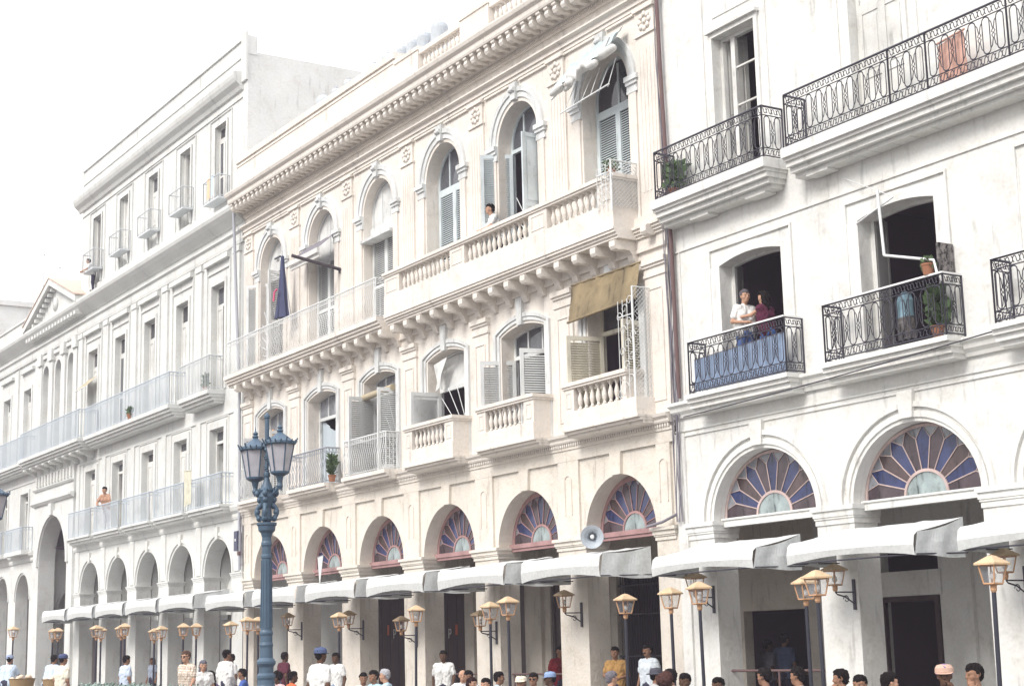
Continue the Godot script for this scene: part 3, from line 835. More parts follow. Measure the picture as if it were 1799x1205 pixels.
	s = MB.new(); s.box(X0, 15.27, 0, X1, 15.36, .06); s.box(X0, 15.36, 0, X1, 15.46, .1); s.prof([[.1,15.46],[.2,15.5],[.2,15.54],[.0,15.56]], X0, X1)
	put("architrave", s, "cream", B)
	var ro := MB.new()
	for q in 9:
		var a := TAU*q/8; var c2 := Vector3(cos(a)*.16, sin(a)*.16, .07) if q < 8 else Vector3(0,0,.075)
		ro.ball(c2, Vector3(.068,.075,.03), 7, 5)
	var rm = ro.mesh()
	for i in 7: put("rosette", rm, "cream", B, Vector3(clampf(-25.94 - 3.62*i, X0+.38, X1-.38), 14.92, 0))
	# main cornice
	var cn = node("cornice", B); var p := MB.new()
	p.prof([[0.0,15.82],[.05,15.82],[.06,15.86],[.06,15.96],[.12,15.97],[.14,16.0],[.14,16.22],[.0,16.22]], X0, X1)
	p.prof([[0.0,16.22],[.62,16.22],[.64,16.27],[.64,16.38],[.72,16.44],[.75,16.52],[.75,16.56],[.0,16.66]], X0, X1)
	put("moulding", p, "cream", cn)
	dn = MB.new()
	for q in int((X1-X0)/.075): dn.box(X0+.075*q, 15.875, .06, X0+.075*q+.042, 15.955, .1)
	put("dentil_course", dn, "cream", cn).set_meta("kind", "stuff")
	var md := MB.new(); md.prof([[.14,15.98],[.3,15.99],[.44,15.95],[.54,15.98],[.58,16.05],[.56,16.13],[.6,16.16],[.6,16.216],[.14,16.216]], -.075, .075); bm = md.mesh()
	for q in int((X1-X0)/.333): put("modillion", bm, "cream", cn, Vector3(X0 + .2 + .333*q, 0, 0))
	# parapet: solid to the left, balusters to the right
	var pr = node("parapet", B); p = MB.new()
	p.box(X0, 16.6, .02, -36.9, 17.62, .32); p.box(X0, 17.62, -.02, -36.9, 17.8, .38); p.box(X0, 17.5, .0, -36.9, 17.56, .345)
	for q in [[-36.9,-35.6],[-33.4,-32.0],[-29.8,-28.6],[-26.5,X1]]: p.box(q[0], 16.6, .02, q[1], 17.42, .34); 
	for q in [[-36.9,-35.6],[-33.4,-32.0],[-29.8,-28.6],[-26.5,X1]]: p.box(q[0]-.02, 17.42, -.01, q[1]+.02, 17.52, .37)
	for q in [[-35.6,-33.4],[-32.0,-29.8],[-28.6,-26.5]]: p.box(q[0], 16.6, .06, q[1], 16.86, .3); p.box(q[0]+.02, 17.3, .05, q[1]-.02, 17.42, .32)
	put("coping", p, "cream", pr)
	for q in [[-35.6,-33.4],[-32.0,-29.8],[-28.6,-26.5]]:
		for j in 10: put("baluster", baluster(.44), "cream", pr, Vector3(lerpf(q[0]+.12,q[1]-.12,j/9.0), 16.86, .18))
	middle_windows(B)
	# arcade
	arcade_inner(B, X0, X1, 5.55, -3.6, [[-27.15,1.05,2.55],[-32.05,.95,3.6],[-35.0,1.0,3.6],[-38.4,1.15,3.6],[-41.6,1.15,3.6],[-45.2,1.2,3.6]], "stone_mid")
	var gt := MB.new()
	for q in 17: gt.tube([Vector3(-32.9+.106*q,.1,-3.66),Vector3(-32.9+.106*q,3.6,-3.66)], .013, 4)
	for y in [.5,1.6,2.6,3.3]: gt.box(-33,y,-3.68,-31.1,y+.04,-3.645)
	put("iron_gate", gt, "iron", B)
	for q in [[-30.7,.25],[-33.5,.2],[-36.6,.3],[-40.0,.22],[-43.4,.3],[-46.9,.3]]: var st := MB.new(); st.box(q[0]-q[1], -.2, -3.6, q[0]+q[1], 5.0, -3.5); st.box(q[0]-q[1]-.05, 4.2, -3.6, q[0]+q[1]+.05, 4.4, -3.44); put("inner_pilaster", st, "stone_mid", B)
	for q in [[-35.0,1.0],[-38.4,1.15]]: plank_door(B, q[0], q[1], 3.6, -3.7, "door_grey", 7)
	for q in [[-41.6,1.15],[-45.2,1.2]]: plank_door(B, q[0], q[1], 3.6, -3.7, "door_brown", 8)
	for q in [[-44.89,2.42],[-41.48,2.36]]:
		var tm := TextMesh.new(); tm.text = "P"; tm.font_size = 32; tm.pixel_size = .012; tm.depth = .01
		put("painted_letter", tm, "paint_white", B, Vector3(q[0], q[1], -3.7))
	for q in [[-45.32,2.38],[-41.1,2.3]]:
		var ob := MB.new(); ob.box(q[0]-.06,q[1],-3.72,q[0]+.06,q[1]+.3,-3.7); put("notice", ob, "paint_orange", B)
	return B
func stone_rail(bal, x0, x1, z0, z1, y0, y1, peds: Array, per: int):
	var p := MB.new()
	for q in peds:
		p = MB.new(); p.box(q[0], y0, z0, q[1], y1, z1)
		for e in [[q[0]+.1,q[1]-.1]]:
			p.box(e[0], y0+.08, z1, e[1], y0+.1, z1+.012); p.box(e[0], y1-.1, z1, e[1], y1-.08, z1+.012)
			p.box(e[0], y0+.1, z1, e[0]+.02, y1-.1, z1+.012); p.box(e[1]-.02, y0+.1, z1, e[1], y1-.1, z1+.012)
		put("pedestal", p, "cream", bal)
	p = MB.new(); p.box(x0-.03, y1, z0-.03, x1+.03, y1+.05, z1+.03); p.box(x0-.05, y1+.05, z0-.05, x1+.05, y1+.13, z1+.06)
	p.box(x1-.24+.02, y1, 0, x1+.03, y1+.05, z0-.03); p.box(x1-.22, y1+.05, 0, x1+.05, y1+.13, z0-.05); p.box(x1-.2, y0, 0.0, x1, y1, z0)
	put("handrail", p, "cream", bal)
	for i in peds.size() - 1:
		var a: float = peds[i][1]; var c: float = peds[i+1][0]
		var n := int(round((c-a)/.222))
		for j in n: put("baluster", baluster(y1-y0), "cream", bal, Vector3(a + (c-a)*(j+.5)/n, y0, (z0+z1)*.5))
func stone_balcony(B, xs: Array, d: float, y: float, big: bool):
	var bal = node("balcony", B); var s := MB.new(); var x1: float = xs[1] + (.36 if big else 0.0)
	for q in [[y-.2,y-.14,d-.1],[y-.14,y-.08,d-.02],[y-.08,y-.03,d+.05]]: s.box(xs[0]-.02, q[0], 0, x1+.02+q[2]*.12, q[1], q[2])
	put("slab", s, "cream", bal)
	s = MB.new(); s.box(xs[0], y-.03, 0, x1, y+.34, d); put("plinth", s, "cream", bal)
	stone_rail(bal, xs[0], xs[1], d-.22, d-.02, y+.34, y+.84, [[xs[0],xs[0]+.38],[xs[1]-(.12 if big else .42),xs[1]]], 8)
func iron_balcony_mid(B, x0, x1, d, i):
	var bal = node("balcony", B); var s := MB.new()
	for q in [[6.3,6.36,d-.12],[6.36,6.44,d-.04],[6.44,6.54,d+.03]]: s.box(x0, q[0], 0, x1, q[1], q[2])
	put("slab", s, "cream", bal)
	s = MB.new(); bar_rail(s, Vector3(x0+.05,6.55,d-.05), Vector3(x1-.05,6.55,d-.05), .98, .12, Vector3(0,0,.14), .009); bar_rail(s, Vector3(x1-.05,6.55,d-.05), Vector3(x1-.05,6.55,.02), .98, .12, Vector3.ZERO, .009); bar_rail(s, Vector3(x0+.05,6.55,d-.05), Vector3(x0+.05,6.55,.02), .98, .12, Vector3.ZERO, .009)
	put("railing", s, "iron_white" if i != 4 else "iron_grey", bal)
func middle_windows(B):
	# first storey
	var w = window(B, mid_x(0), .93, 6.52, 9.13, .17, -.38, 8.55, "wood_cream", [[-1,105,"louvre","wood_cream"],[1,100,"louvre","wood_cream"]], "glass_dark", 1)
	window(B, mid_x(1), .93, 6.52, 9.13, .17, -.38, 8.6, "trim_white", [[-1,115,"louvre"],[1,75,"louvre"]], "glass_dull", 2)
	w = window(B, mid_x(2), .93, 6.52, 9.13, .17, -.38, 8.35, "trim_white", [[-1,95,"solid"]], "board_white", 0)
	var m := MB.new(); sunburst(m, mid_x(2)+.85, 6.6, 1.6, 1.8, -.3, -1.0); put("grille", m, "iron_white", w)
	m = MB.new(); m.prism(PackedVector2Array([Vector2(-.72,8.35),Vector2(-.5,8.42),Vector2(-.42,8.75),Vector2(-.1,9.15),Vector2(-.8,9.05),Vector2(-.62,8.6)]), -.12, -.1); put("torn_board", m, "board_white", w, Vector3(mid_x(2),0,0))
	w = window(B, mid_x(3), .93, 6.52, 9.13, .17, -.38, 8.75, "trim_white", [[-1,90,"louvre"],[1,90,"louvre"]], "glass_pale", 2)
	m = MB.new(); sunburst(m, mid_x(3)+.85, 6.6, 1.1, 2.0, -.3, -1.0); put("grille", m, "iron_white", w)
	m = MB.new(); m.tube([Vector3(mid_x(3)-.95,8.72,.02),Vector3(mid_x(3)+.9,8.76,.06)], .09, 9); put("rolled_blind", m, "canvas_tan", w)
	w = window(B, mid_x(4), .93, 6.52, 9.13, .17, -.38, 8.55, "trim_white", [], "glass_pale", 2)
	m = MB.new()
	for k in 24:      # drawn curtain with folds
		var xa := mid_x(4)-.85 + 1.7*k/24.0; var xb := mid_x(4)-.85 + 1.7*(k+1)/24.0
		m.quad(Vector3(xa,6.6,-.44+.03*sin(k*1.9)),Vector3(xb,6.6,-.44+.03*sin((k+1)*1.9)),Vector3(xb,8.55-.35*pow(sin(PI*(k+1)/24.0),2),-.44+.03*sin((k+1)*1.9)),Vector3(xa,8.55-.35*pow(sin(PI*k/24.0),2),-.44+.03*sin(k*1.9)))
	put("curtain", m, "cloth_blue_grey", w)
	window(B, mid_x(5), .93, 6.52, 9.13, .17, -.38, 8.5, "trim_white", [[-1,100,"louvre"],[1,100,"louvre"]], "glass_pale", 2)
	# second storey
	window(B, mid_x(0), .87, 10.6, 13.85, .88, -.4, 13.55, "trim_blue", [[-1,0,"louvre"],[1,0,"louvre"]], "glass_dark", 1)
	window(B, mid_x(1), .87, 10.6, 13.85, .88, -.4, 13.7, "trim_blue", [[-1,120,"louvre"],[1,95,"solid"]], "glass_dull", 2)
	window(B, mid_x(2), .87, 10.6, 13.85, .88, -.4, 13.6, "trim_blue", [[-1,0,"louvre"],[1,0,"louvre"]], "glass_dull", 2)
	w = window(B, mid_x(3), .87, 10.6, 13.85, .88, -.3, 13.35, "trim_white", [[-1,0,"louvre"],[1,0,"louvre"]], "board_white", 2)
	m = MB.new(); m.box(mid_x(3)-.9, 13.05, -.28, mid_x(3)+.9, 13.13, .12); m.box(mid_x(3)-.86,13.13,-.27,mid_x(3)+.86,13.5,-.2); put("hood", m, "trim_white", w)
	w = window(B, mid_x(4), .87, 10.6, 13.85, .88, -.3, 13.3, "trim_white", [[-1,0,"louvre"],[1,0,"louvre"]], "board_white", 1)
	w = window(B, mid_x(5), .87, 10.6, 13.85, .88, -.3, 13.45, "trim_white", [[-1,140,"louvre"],[1,100,"louvre"]], "board_white", 0)
	m = MB.new()
	for y in [13.62,14.1]: m.box(mid_x(5)-.3,y,-.26,mid_x(5)+.12,y+.05,-.22)
	put("vent_slot", m, "iron", w)
	# iron fans on two openings of the second storey
	m = MB.new(); sunburst(m, mid_x(1)+.8, 10.75, 1.2, 1.9, -.2, -1.0); put("grille", m, "iron_white", B)
	m = MB.new(); sunburst(m, mid_x(5)+.85, 10.7, 1.3, 1.7, .1, -1.0); put("grille", m, "iron_white", B)

# ---------------------------------------------------------------- the white building on the right
func right_x(i: int) -> float: return -23.2 + 3.84 * i
func right_building():
	var B = thing("arcade_building", "white plaster arcade building with black scrolled iron balconies", "building")
	var X0 := -25.7; var X1 := -9.6
	var g := MB.new(); var ops := []
	for i in 4: ops.append([right_x(i), 1.45, -.3, 4.18, 1.26, .55])
	wall(g, X0, X1, -.3, 6.3, .0, ops)
	ops = []
	for i in 4: ops.append([right_x(i)+.02, .9, 6.62, 9.12, .12, .34])
	wall(g, X0, X1, 6.3, 10.2, .0, ops); ops = []
	for i in 4: ops.append([right_x(i)-.12, .64, 10.72, 13.78, .0, .4])
	wall(g, X0, X1, 10.2, 18.2, .0, ops)
	g.quad(Vector3(X0,5.6,-.6),Vector3(X0,5.6,0),Vector3(X0,18.2,0),Vector3(X0,18.2,-.6))
	put("wall", g, "white", B)
	ops = []
	for i in 4: ops.append([right_x(i), 1.45, -.3, 4.18, 1.26, 0.0])
	var gi := MB.new(); wall(gi, X0, X1, -.3, 5.6, -.55, ops); put("wall", gi, "white", B)
	shell(B, X0, X1, 18.2, 14.0, [[6.6,9.9],[10.68,14.6]], "white", 5.6)
	var t := MB.new()
	for i in 5:
		var xl: float = X0 + .3 if i == 0 else right_x(i-1) + 1.45
		var xr: float = X1 if i == 4 else right_x(i) - 1.45
		t = MB.new(); impost(t, xl, xr, 3.87, 4.19, .6, .8); put("impost", t, "white", B)
		t = MB.new(); t.box(xl+.05, -.3, 0, xr-.05, .8, .05); put("pier_base", t, "white", B)
	t = MB.new(); t.box(X0, -.3, 0, X0+.29, 6.0, .05); put("corner_strip", t, "white", B)
	for i in 4:
		t = MB.new(); archband(t, right_x(i), 1.52, 4.18, 1.33, .1, 0, .035); archband(t, right_x(i), 1.68, 4.18, 1.5, .09, 0, .06)
		t.prism(PackedVector2Array([Vector2(right_x(i)-.14,5.5),Vector2(right_x(i)+.14,5.5),Vector2(right_x(i)+.18,5.96),Vector2(right_x(i)-.18,5.96)]), 0, .085)
		put("arch_moulding", t, "white", B)
	for y in [5.93, 6.03]: t = MB.new(); t.box(X0, y, 0, X1, y+.03, .03); put("string_course", t, "white", B)
	for i in 4: fanlight(B, right_x(i), 4.24, 1.43, 1.18, -.3, "muntin_pale", .05)
	for i in 4: var tb := MB.new(); tb.box(right_x(i)-1.44, 4.07, -.36, right_x(i)+1.44, 4.2, -.2); tb.box(right_x(i)-1.44, 4.2, -.36, right_x(i)+1.44, 4.235, -.17); put("transom_beam", tb, "white", B)
	# cornice and slabs of the first storey
	var c := MB.new(); c.prof([[0,6.3],[.06,6.3],[.08,6.36],[.14,6.42],[.16,6.5],[.22,6.54],[.22,6.6],[0,6.62]], X0, X1); put("storey_cornice", c, "white", B)
	var f := MB.new()
	for i in 4: f = MB.new(); surround(f, right_x(i)+.02, .9, 6.62, 9.12, .12, .27, .03, .2); surround(f, right_x(i)+.02, 1.17, 6.62, 9.47, 0, .04, .045, .04); put("window_surround", f, "white", B)
	f = MB.new(); f.box(X0, 9.68, 0, X1, 9.71, .03); f.box(X0+.35, 6.7, 0, X0+.38, 9.68, .025); put("string_course", f, "white", B)
	for i in 4: f = MB.new(); surround(f, right_x(i)-.12, .64, 10.72, 13.78, 0, .1, .05, .1); f.box(right_x(i)-.9, 13.88, 0, right_x(i)+.66, 13.95, .12); put("window_surround", f, "white", B)
	for i in 4:
		f = MB.new()
		for s in [-1,1]: f.box(right_x(i)-.12+s*.95-.02, 10.7, 0, right_x(i)-.12+s*.95+.02, 15.1, .03)
		for q in [[14.2,15.0]]:
			f.box(right_x(i)-.75,q[0],0,right_x(i)+.5,q[0]+.03,.02); f.box(right_x(i)-.75,q[1],0,right_x(i)+.5,q[1]+.03,.02)
		put("panel_moulding", f, "white", B)
	for i in 4:
		var bal = node("balcony", B); var s := MB.new(); var a := -24.65 + 3.84*i; var b := -21.83 + 3.84*i; var d := .47
		for q in [[6.28,6.36,d-.14],[6.36,6.46,d-.06],[6.46,6.54,d],[6.54,6.625,d+.06]]: s.box(a-.06, q[0], 0, b+.06+(q[2]-d)*.4, q[1], q[2])
		put("slab", s, "white", bal)
		s = MB.new(); ornate_rail(s, Vector3(a,6.66,d-.03), Vector3(b,6.66,d-.03), 1.0); ornate_rail(s, Vector3(b,6.66,d-.03), Vector3(b,6.66,.01), 1.0); ornate_rail(s, Vector3(a,6.66,d-.03), Vector3(a,6.66,.01), 1.0)
		put("railing", s, "iron", bal)
		if i < 3:
			s = MB.new(); s.box(a-.02,7.66,d-.06,b+.02,7.69,d+.005); s.box(b-.03,7.66,0,b+.02,7.69,d-.06); put("handrail", s, "rail_white", bal)
	# second storey balconies
	for q in [[-25.38,-22.05],[-21.42,-9.7]]:
		var bal = node("balcony", B); var s := MB.new(); var d := .55
		for e in [[10.18,10.26,d-.26],[10.26,10.36,d-.14],[10.36,10.46,d-.05],[10.46,10.52,d],[10.52,10.7,d+.06]]: s.box(q[0]-.05-(0.0 if e[2]<d else .02), e[0], 0, q[1]+.05+(e[2]-d)*.5, e[1], e[2])
		put("slab", s, "white", bal)
		s = MB.new()
		var x: float = q[0]; var st := []
		if q[0] < -22: st = [[q[0],q[1]]]
		else: st = [[-21.42,-18.78],[-18.78,-17.92],[-17.92,-16.2],[-16.2,-13],[-13,-9.7]]
		for e in st: ornate_rail(s, Vector3(e[0],10.74,d-.03), Vector3(e[1],10.74,d-.03), .98)
		ornate_rail(s, Vector3(q[0],10.74,d-.03), Vector3(q[0],10.74,.01), .98)
		if q[1] < -20: ornate_rail(s, Vector3(q[1],10.74,d-.03), Vector3(q[1],10.74,.01), .98)
		put("railing", s, "iron", bal)
	for q in [-24.3,-22.6,-20.9]: var sv := MB.new(); sv.box(q-.28, 10.14, .02, q+.28, 10.2, .3); put("soffit_block", sv, "white", B)
	# windows
	window(B, right_x(0)+.02, .9, 6.62, 9.12, .12, -.3, 9.3, "white_paint", [[-1,-128,"solid"],[1,-95,"solid"]], "", 0)
	window(B, right_x(1)+.02, .9, 6.62, 9.12, .12, -.3, 9.3, "white_paint", [[-1,-118,"solid"],[1,-95,"solid"]], "", 0)
	window(B, right_x(2)+.02, .9, 6.62, 9.12, .12, -.3, 9.3, "white_paint", [[-1,-60,"solid"],[1,-80,"solid"]], "", 0)
	window(B, right_x(3)+.02, .9, 6.62, 9.12, .12, -.3, 9.3, "white_paint", [[-1,0,"solid"],[1,0,"solid"]], "", 0)
	var w = window(B, right_x(0)-.12, .64, 10.72, 13.78, 0, -.2, 13.9, "white_paint", [[-1,-78,"solid"]], "", 0)
	var m := MB.new(); m.box(right_x(0)-.42,10.74,-.24,right_x(0)-.3,13.7,-.16)
	for y in [13.05,12.27]: m.box(right_x(0)-.3,y,-.22,right_x(0)+.45,y+.035,-.18)
	put("mullion", m, "white_paint", w)
	for i in [1,2,3]: window(B, right_x(i)-.12, .64, 10.72, 13.78, 0, -.2, 13.0, "white_paint", [[-1,0,"solid"],[1,0,"solid"]], "board_white", 1)
	# picture in the room behind the second opening
	m = MB.new(); m.box(-21.6,7.9,-4.98,-20.5,9.2,-4.93); put("picture_frame", m, "door_brown", B)
	# arcade: bar hatch and doorways of the inner wall
	arcade_inner(B, X0, X1, 5.55, -3.5, [[-23.05,.78,3.6],[-18.9,.8,3.6],[-14.6,.9,3.6]], "white")
	for q in [[-23.05,.76,2.68],[-18.9,.8,2.7],[-14.6,.9,2.7]]:
		m = MB.new()
		for s in [-1,1]: m.box(q[0]+s*q[1]-(.1 if s>0 else 0.0),.1,-3.55,q[0]+s*q[1]+(0.0 if s>0 else .1),q[2],-3.46)
		m.box(q[0]-q[1]+.1,q[2]-.1,-3.55,q[0]+q[1]-.1,q[2],-3.461)
		put("door_frame", m, "door_brown", B)
	m = MB.new(); m.box(-23.9,2.69,-3.66,-22.2,3.17,-3.46); put("inner_lintel", m, "white", B)
	for q in [[-24.6,-24.2],[-21.7,-21.4]]: m = MB.new(); m.box(q[0],-.2,-3.5,q[1],5,-3.42); put("inner_pilaster", m, "white", B)
	m = MB.new(); m.tube([Vector3(-23.95,-.2,-3.3),Vector3(-23.95,5.2,-3.3)],.03,6); put("conduit", m, "iron_grey", B)
	m = MB.new(); m.tube([Vector3(-20.4,-.2,-3.4),Vector3(-20.4,5.2,-3.4)],.025,6); put("conduit", m, "iron_grey", B)
	return B

# ---------------------------------------------------------------- the pale building on the left, with its pediment and the storey added on top
func left_x(i: int) -> float: return -50.1 - 3.34 * i
func left_building():
	var B = thing("arcade_building", "pale arcade building with a pediment and a tall plain storey on top", "building")
	var X1 := -48.0; var XC := -65.45; var XD := -71.05; var X0 := -78.8
	var lw := [-73.0, -76.4]
	var g := MB.new(); var ops := []
	for i in 5: ops.append([left_x(i), 1.17, -.3, 4.45, 1.16, .55])
	wall(g, XC, X1, -.3, 6.5, 0, ops)
	wall(g, X0, XD, -.3, 6.5, 0, lw.map(func(x): return [x, 1.1, -.3, 4.5, 1.12, .55]))
	wall(g, XD, XC, -.3, 10.0, .12, [[-68.2, 2.0, -.3, 5.8, 2.0, .7]])
	for x in [XD, XC]: g.quad(Vector3(x,-.3,0),Vector3(x,-.3,.12),Vector3(x,10,.12),Vector3(x,10,0))
	ops = []
	for i in 5: ops.append([left_x(i)-.1, .62, 6.6, 9.25, 0.0, .3])
	wall(g, XC, X1, 6.5, 10.0, 0, ops)
	wall(g, X0, XD, 6.5, 10.0, 0, lw.map(func(x): return [x, .62, 6.6, 9.2, 0.0, .3]))
	ops = []
	for i in 5: ops.append([left_x(i)-.1, .58, 10.5, 14.12, 0.0, .3])
	for x in [-66.5,-68.3,-70.1]: ops.append([x, .42, 10.5, 14.1, .42, .3])
	for x in lw: ops.append([x, .58, 10.5, 13.9, 0.0, .3])
	wall(g, X0, X1, 10.0, 16.2, 0, ops)
	put("wall", g, "pale", B)
	var gi := MB.new(); ops = []
	for i in 5: ops.append([left_x(i), 1.17, -.3, 4.45, 1.16, 0.0])
	for x in lw: ops.append([x, 1.1, -.3, 4.5, 1.12, 0.0])
	ops.append([-68.2, 2.0, -.3, 5.8, 2.0, 0.0]); wall(gi, X0, X1, -.3, 8.0, -.58, ops); put("wall", gi, "pale", B)
	shell(B, X0, X1, 16.4, 12.0, [[6.6,9.8],[10.45,15.2]], "pale", 6.0)
	# dressings
	var t := MB.new()
	for i in 6:
		var xl: float = XC if i == 5 else left_x(i) + 1.17; var xr: float = X1 if i == 0 else left_x(i-1) - 1.17
		t = MB.new(); impost(t, xl, xr, 4.3, 4.45, .58, .5); put("impost", t, "pale", B); t = MB.new()
		if i < 5: archband(t, left_x(i), 1.27, 4.45, 1.26, .1, 0, .05); t.prism(PackedVector2Array([Vector2(left_x(i)-.1,5.6),Vector2(left_x(i)+.1,5.6),Vector2(left_x(i)+.13,6.0),Vector2(left_x(i)-.13,6.0)]), 0, .08); put("arch_moulding", t, "pale", B)
		t = MB.new(); t.box(clampf((xl+xr)*.5-.22,XC,X1-.44), 4.5, 0, clampf((xl+xr)*.5+.22,XC+.44,X1), 6.1, .04); put("pier_panel", t, "pale", B)
	for x in lw: t = MB.new(); archband(t, x, 1.18, 4.5, 1.2, .1, 0, .05); put("arch_moulding", t, "pale", B)
	t = MB.new(); archband(t, -68.2, 2.05, 5.8, 2.05, .2, .12, .2); t.box(-68.4,7.85,.12,-68.0,8.35,.3); put("arch_moulding", t, "pale", B)
	for q in [[XC,X1],[X0,XD]]:
		t = MB.new(); t.prof([[0,6.12],[.05,6.12],[.08,6.2],[.08,6.3],[.16,6.38],[.2,6.5],[.2,6.56],[0,6.58]], q[0], q[1])
		put("storey_cornice", t, "pale", B); t = MB.new(); t.box(q[0], 9.6, 0, q[1], 9.66, .04); put("string_course", t, "pale", B)
	t = MB.new(); t.prof([[.12,8.4],[.2,8.4],[.3,8.5],[.3,8.6],[.12,8.62]], XD-.1, XC+.1); t.prof([[.12,9.05],[.18,9.05],[.24,9.12],[.12,9.14]], XD, XC)
	put("frieze", t, "pale", B)
	for k in 12: t = MB.new(); t.box(XD+.3+.44*k, 9.25, .12, XD+.5+.44*k, 9.65, .2); put("frieze_block", t, "pale", B)
	var f := MB.new()
	for i in 5:
		f = MB.new(); surround(f, left_x(i)-.1, .62, 6.6, 9.25, 0, .2, .05, .2); surround(f, left_x(i)-.1, .95, 6.6, 9.55, 0, .04, .03, .04); put("window_surround", f, "pale", B)
		f = MB.new(); surround(f, left_x(i)-.1, .58, 10.5, 14.12, 0, .14, .05, .14); f.box(left_x(i)-1.15, 14.85, 0, left_x(i)+.95, 15.02, .16); f.box(left_x(i)-1.05,14.55,0,left_x(i)+.85,14.6,.05)
		for s in [-1,1]: f.box(left_x(i)-.1+s*1.02-.04, 10.5, 0, left_x(i)-.1+s*1.02+.04, 14.85, .05)
		put("window_surround", f, "pale", B)
	for x in lw: f = MB.new(); surround(f, x, .62, 6.6, 9.2, 0, .15, .05, .15); put("window_surround", f, "pale", B); f = MB.new(); surround(f, x, .58, 10.5, 13.9, 0, .14, .05, .14); f.box(x-1,14.7,0,x+1,14.85,.14); put("window_surround", f, "pale", B)
	for x in [-66.5,-68.3,-70.1]: f = MB.new(); surround(f, x, .42, 10.5, 14.1, .42, .16, .06, .16); f.box(x-.7,14.85,0,x+.7,15.0,.1); put("window_surround", f, "pale", B)
	var p := MB.new()
	for i in 6:
		var x: float = clampf(left_x(i) + 1.57, XC+.28, X1-.28)
		p = MB.new(); p.box(x-.26, 10.5, 0, x+.26, 15.0, .08); p.box(x-.3, 14.85, 0, x+.3, 15.05, .12); put("pilaster", p, "pale", B)
		p = MB.new(); p.box(x-.2, 6.6, 0, x+.2, 9.6, .05); put("pilaster", p, "pale", B)
	for x in [-65.75,-67.4,-69.2,-70.8]: p = MB.new(); p.box(x-.24, 10.5, 0, x+.24, 14.6, .12); p.box(x-.3, 14.6, 0, x+.3, 15.1, .2); put("pilaster", p, "pale", B)
	for x in [-71.4,-74.7,-78.4]: p = MB.new(); p.box(x-.24, 10.5, 0, x+.24, 15.0, .08); put("pilaster", p, "pale", B)
	var cn = node("cornice", B); p = MB.new()
	p.prof([[0,15.1],[.08,15.1],[.1,15.2],[.1,15.42],[.18,15.48],[.18,15.54],[0,15.56]], X0, X1)
	p.prof([[0,15.8],[.1,15.82],[.2,15.9],[.34,16.02],[.46,16.14],[.5,16.24],[.5,16.34],[0,16.42]], X0, X1)
	put("moulding", p, "pale", cn)
	var md := MB.new(); md.box(-.12,15.83,.1,.12,15.98,.42); var bm = md.mesh()
	for k in 17: put("modillion", bm, "pale", cn, Vector3(-71.9 + .44*k, 0, .05))
	p = MB.new(); p.box(X0, 16.3, .02, -72.4, 17.0, .3); p.box(X0, 17.0, -.02, -72.4, 17.1, .36); put("parapet", p, "pale", B)
	# pediment
	var pd = node("pediment", B); p = MB.new()
	p.prism(PackedVector2Array([Vector2(-71.9,16.42),Vector2(-64.9,16.42),Vector2(-68.4,17.75)]), -1.2, .2); put("tympanum", p, "pale", pd)
	p = MB.new()
	for s in [-1,1]:
		var e := Vector2(-68.4+s*3.85, 16.3); var ap := Vector2(-68.4, 17.98)
		var q := PackedVector2Array([e, e+Vector2(0,.26), ap+Vector2(0,.06), ap-Vector2(0,.22)])
		prism_any(p, q, -1.2, .55)
	put("raking_cornice", p, "pale", pd)
	p = MB.new()
	for s in [-1,1]: prism_any(p, PackedVector2Array([Vector2(-68.4+s*3.9,16.57),Vector2(-68.4+s*3.9,16.63),Vector2(-68.4,18.1),Vector2(-68.4,18.04)]), -1.25, .58)
	put("roof_tiles", p, "tile_pale", pd)
	md = MB.new(); md.box(-.1,-.1,.2,.1,.05,.42); bm = md.mesh()
	for k in 8: put("modillion", bm, "pale", pd, Vector3(-71.2 + .38*k, 16.5 + .38*k*.42, 0))
	p = MB.new(); p.ball(Vector3(-68.4,16.95,.22), Vector3(.35,.32,.06), 12, 6); put("medallion", p, "pale", pd)
	left_windows(B, lw)
	# balconies
	for i in 5:
		var bal = node("balcony", B); var s := MB.new(); var a := left_x(i) - 1.5; var b := left_x(i) + 1.42; var d := .5
		for q in [[6.36,6.44,d-.12],[6.44,6.54,d-.03],[6.54,6.62,d+.05]]: s.box(a, q[0], 0, b+(q[2]-d)*.5, q[1], q[2])
		put("slab", s, "pale", bal)
		s = MB.new(); bar_rail(s, Vector3(a+.05,6.63,d-.04), Vector3(b-.05,6.63,d-.04), 1.0, .14, Vector3.ZERO, .011); bar_rail(s, Vector3(b-.05,6.63,d-.04), Vector3(b-.05,6.63,.02), 1.0, .14, Vector3.ZERO, .011)
		put("railing", s, "iron_blue", bal)
	for x in lw:
		var bal = node("balcony", B); var s := MB.new(); s.box(x-1.4,6.44,0,x+1.4,6.62,.5); put("slab", s, "pale", bal)
		s = MB.new(); bar_rail(s, Vector3(x-1.35,6.63,.45), Vector3(x+1.35,6.63,.45), 1.0, .14, Vector3.ZERO, .011); bar_rail(s, Vector3(x+1.35,6.63,.45), Vector3(x+1.35,6.63,.02), 1.0, .14, Vector3.ZERO, .011); put("railing", s, "iron_blue", bal)
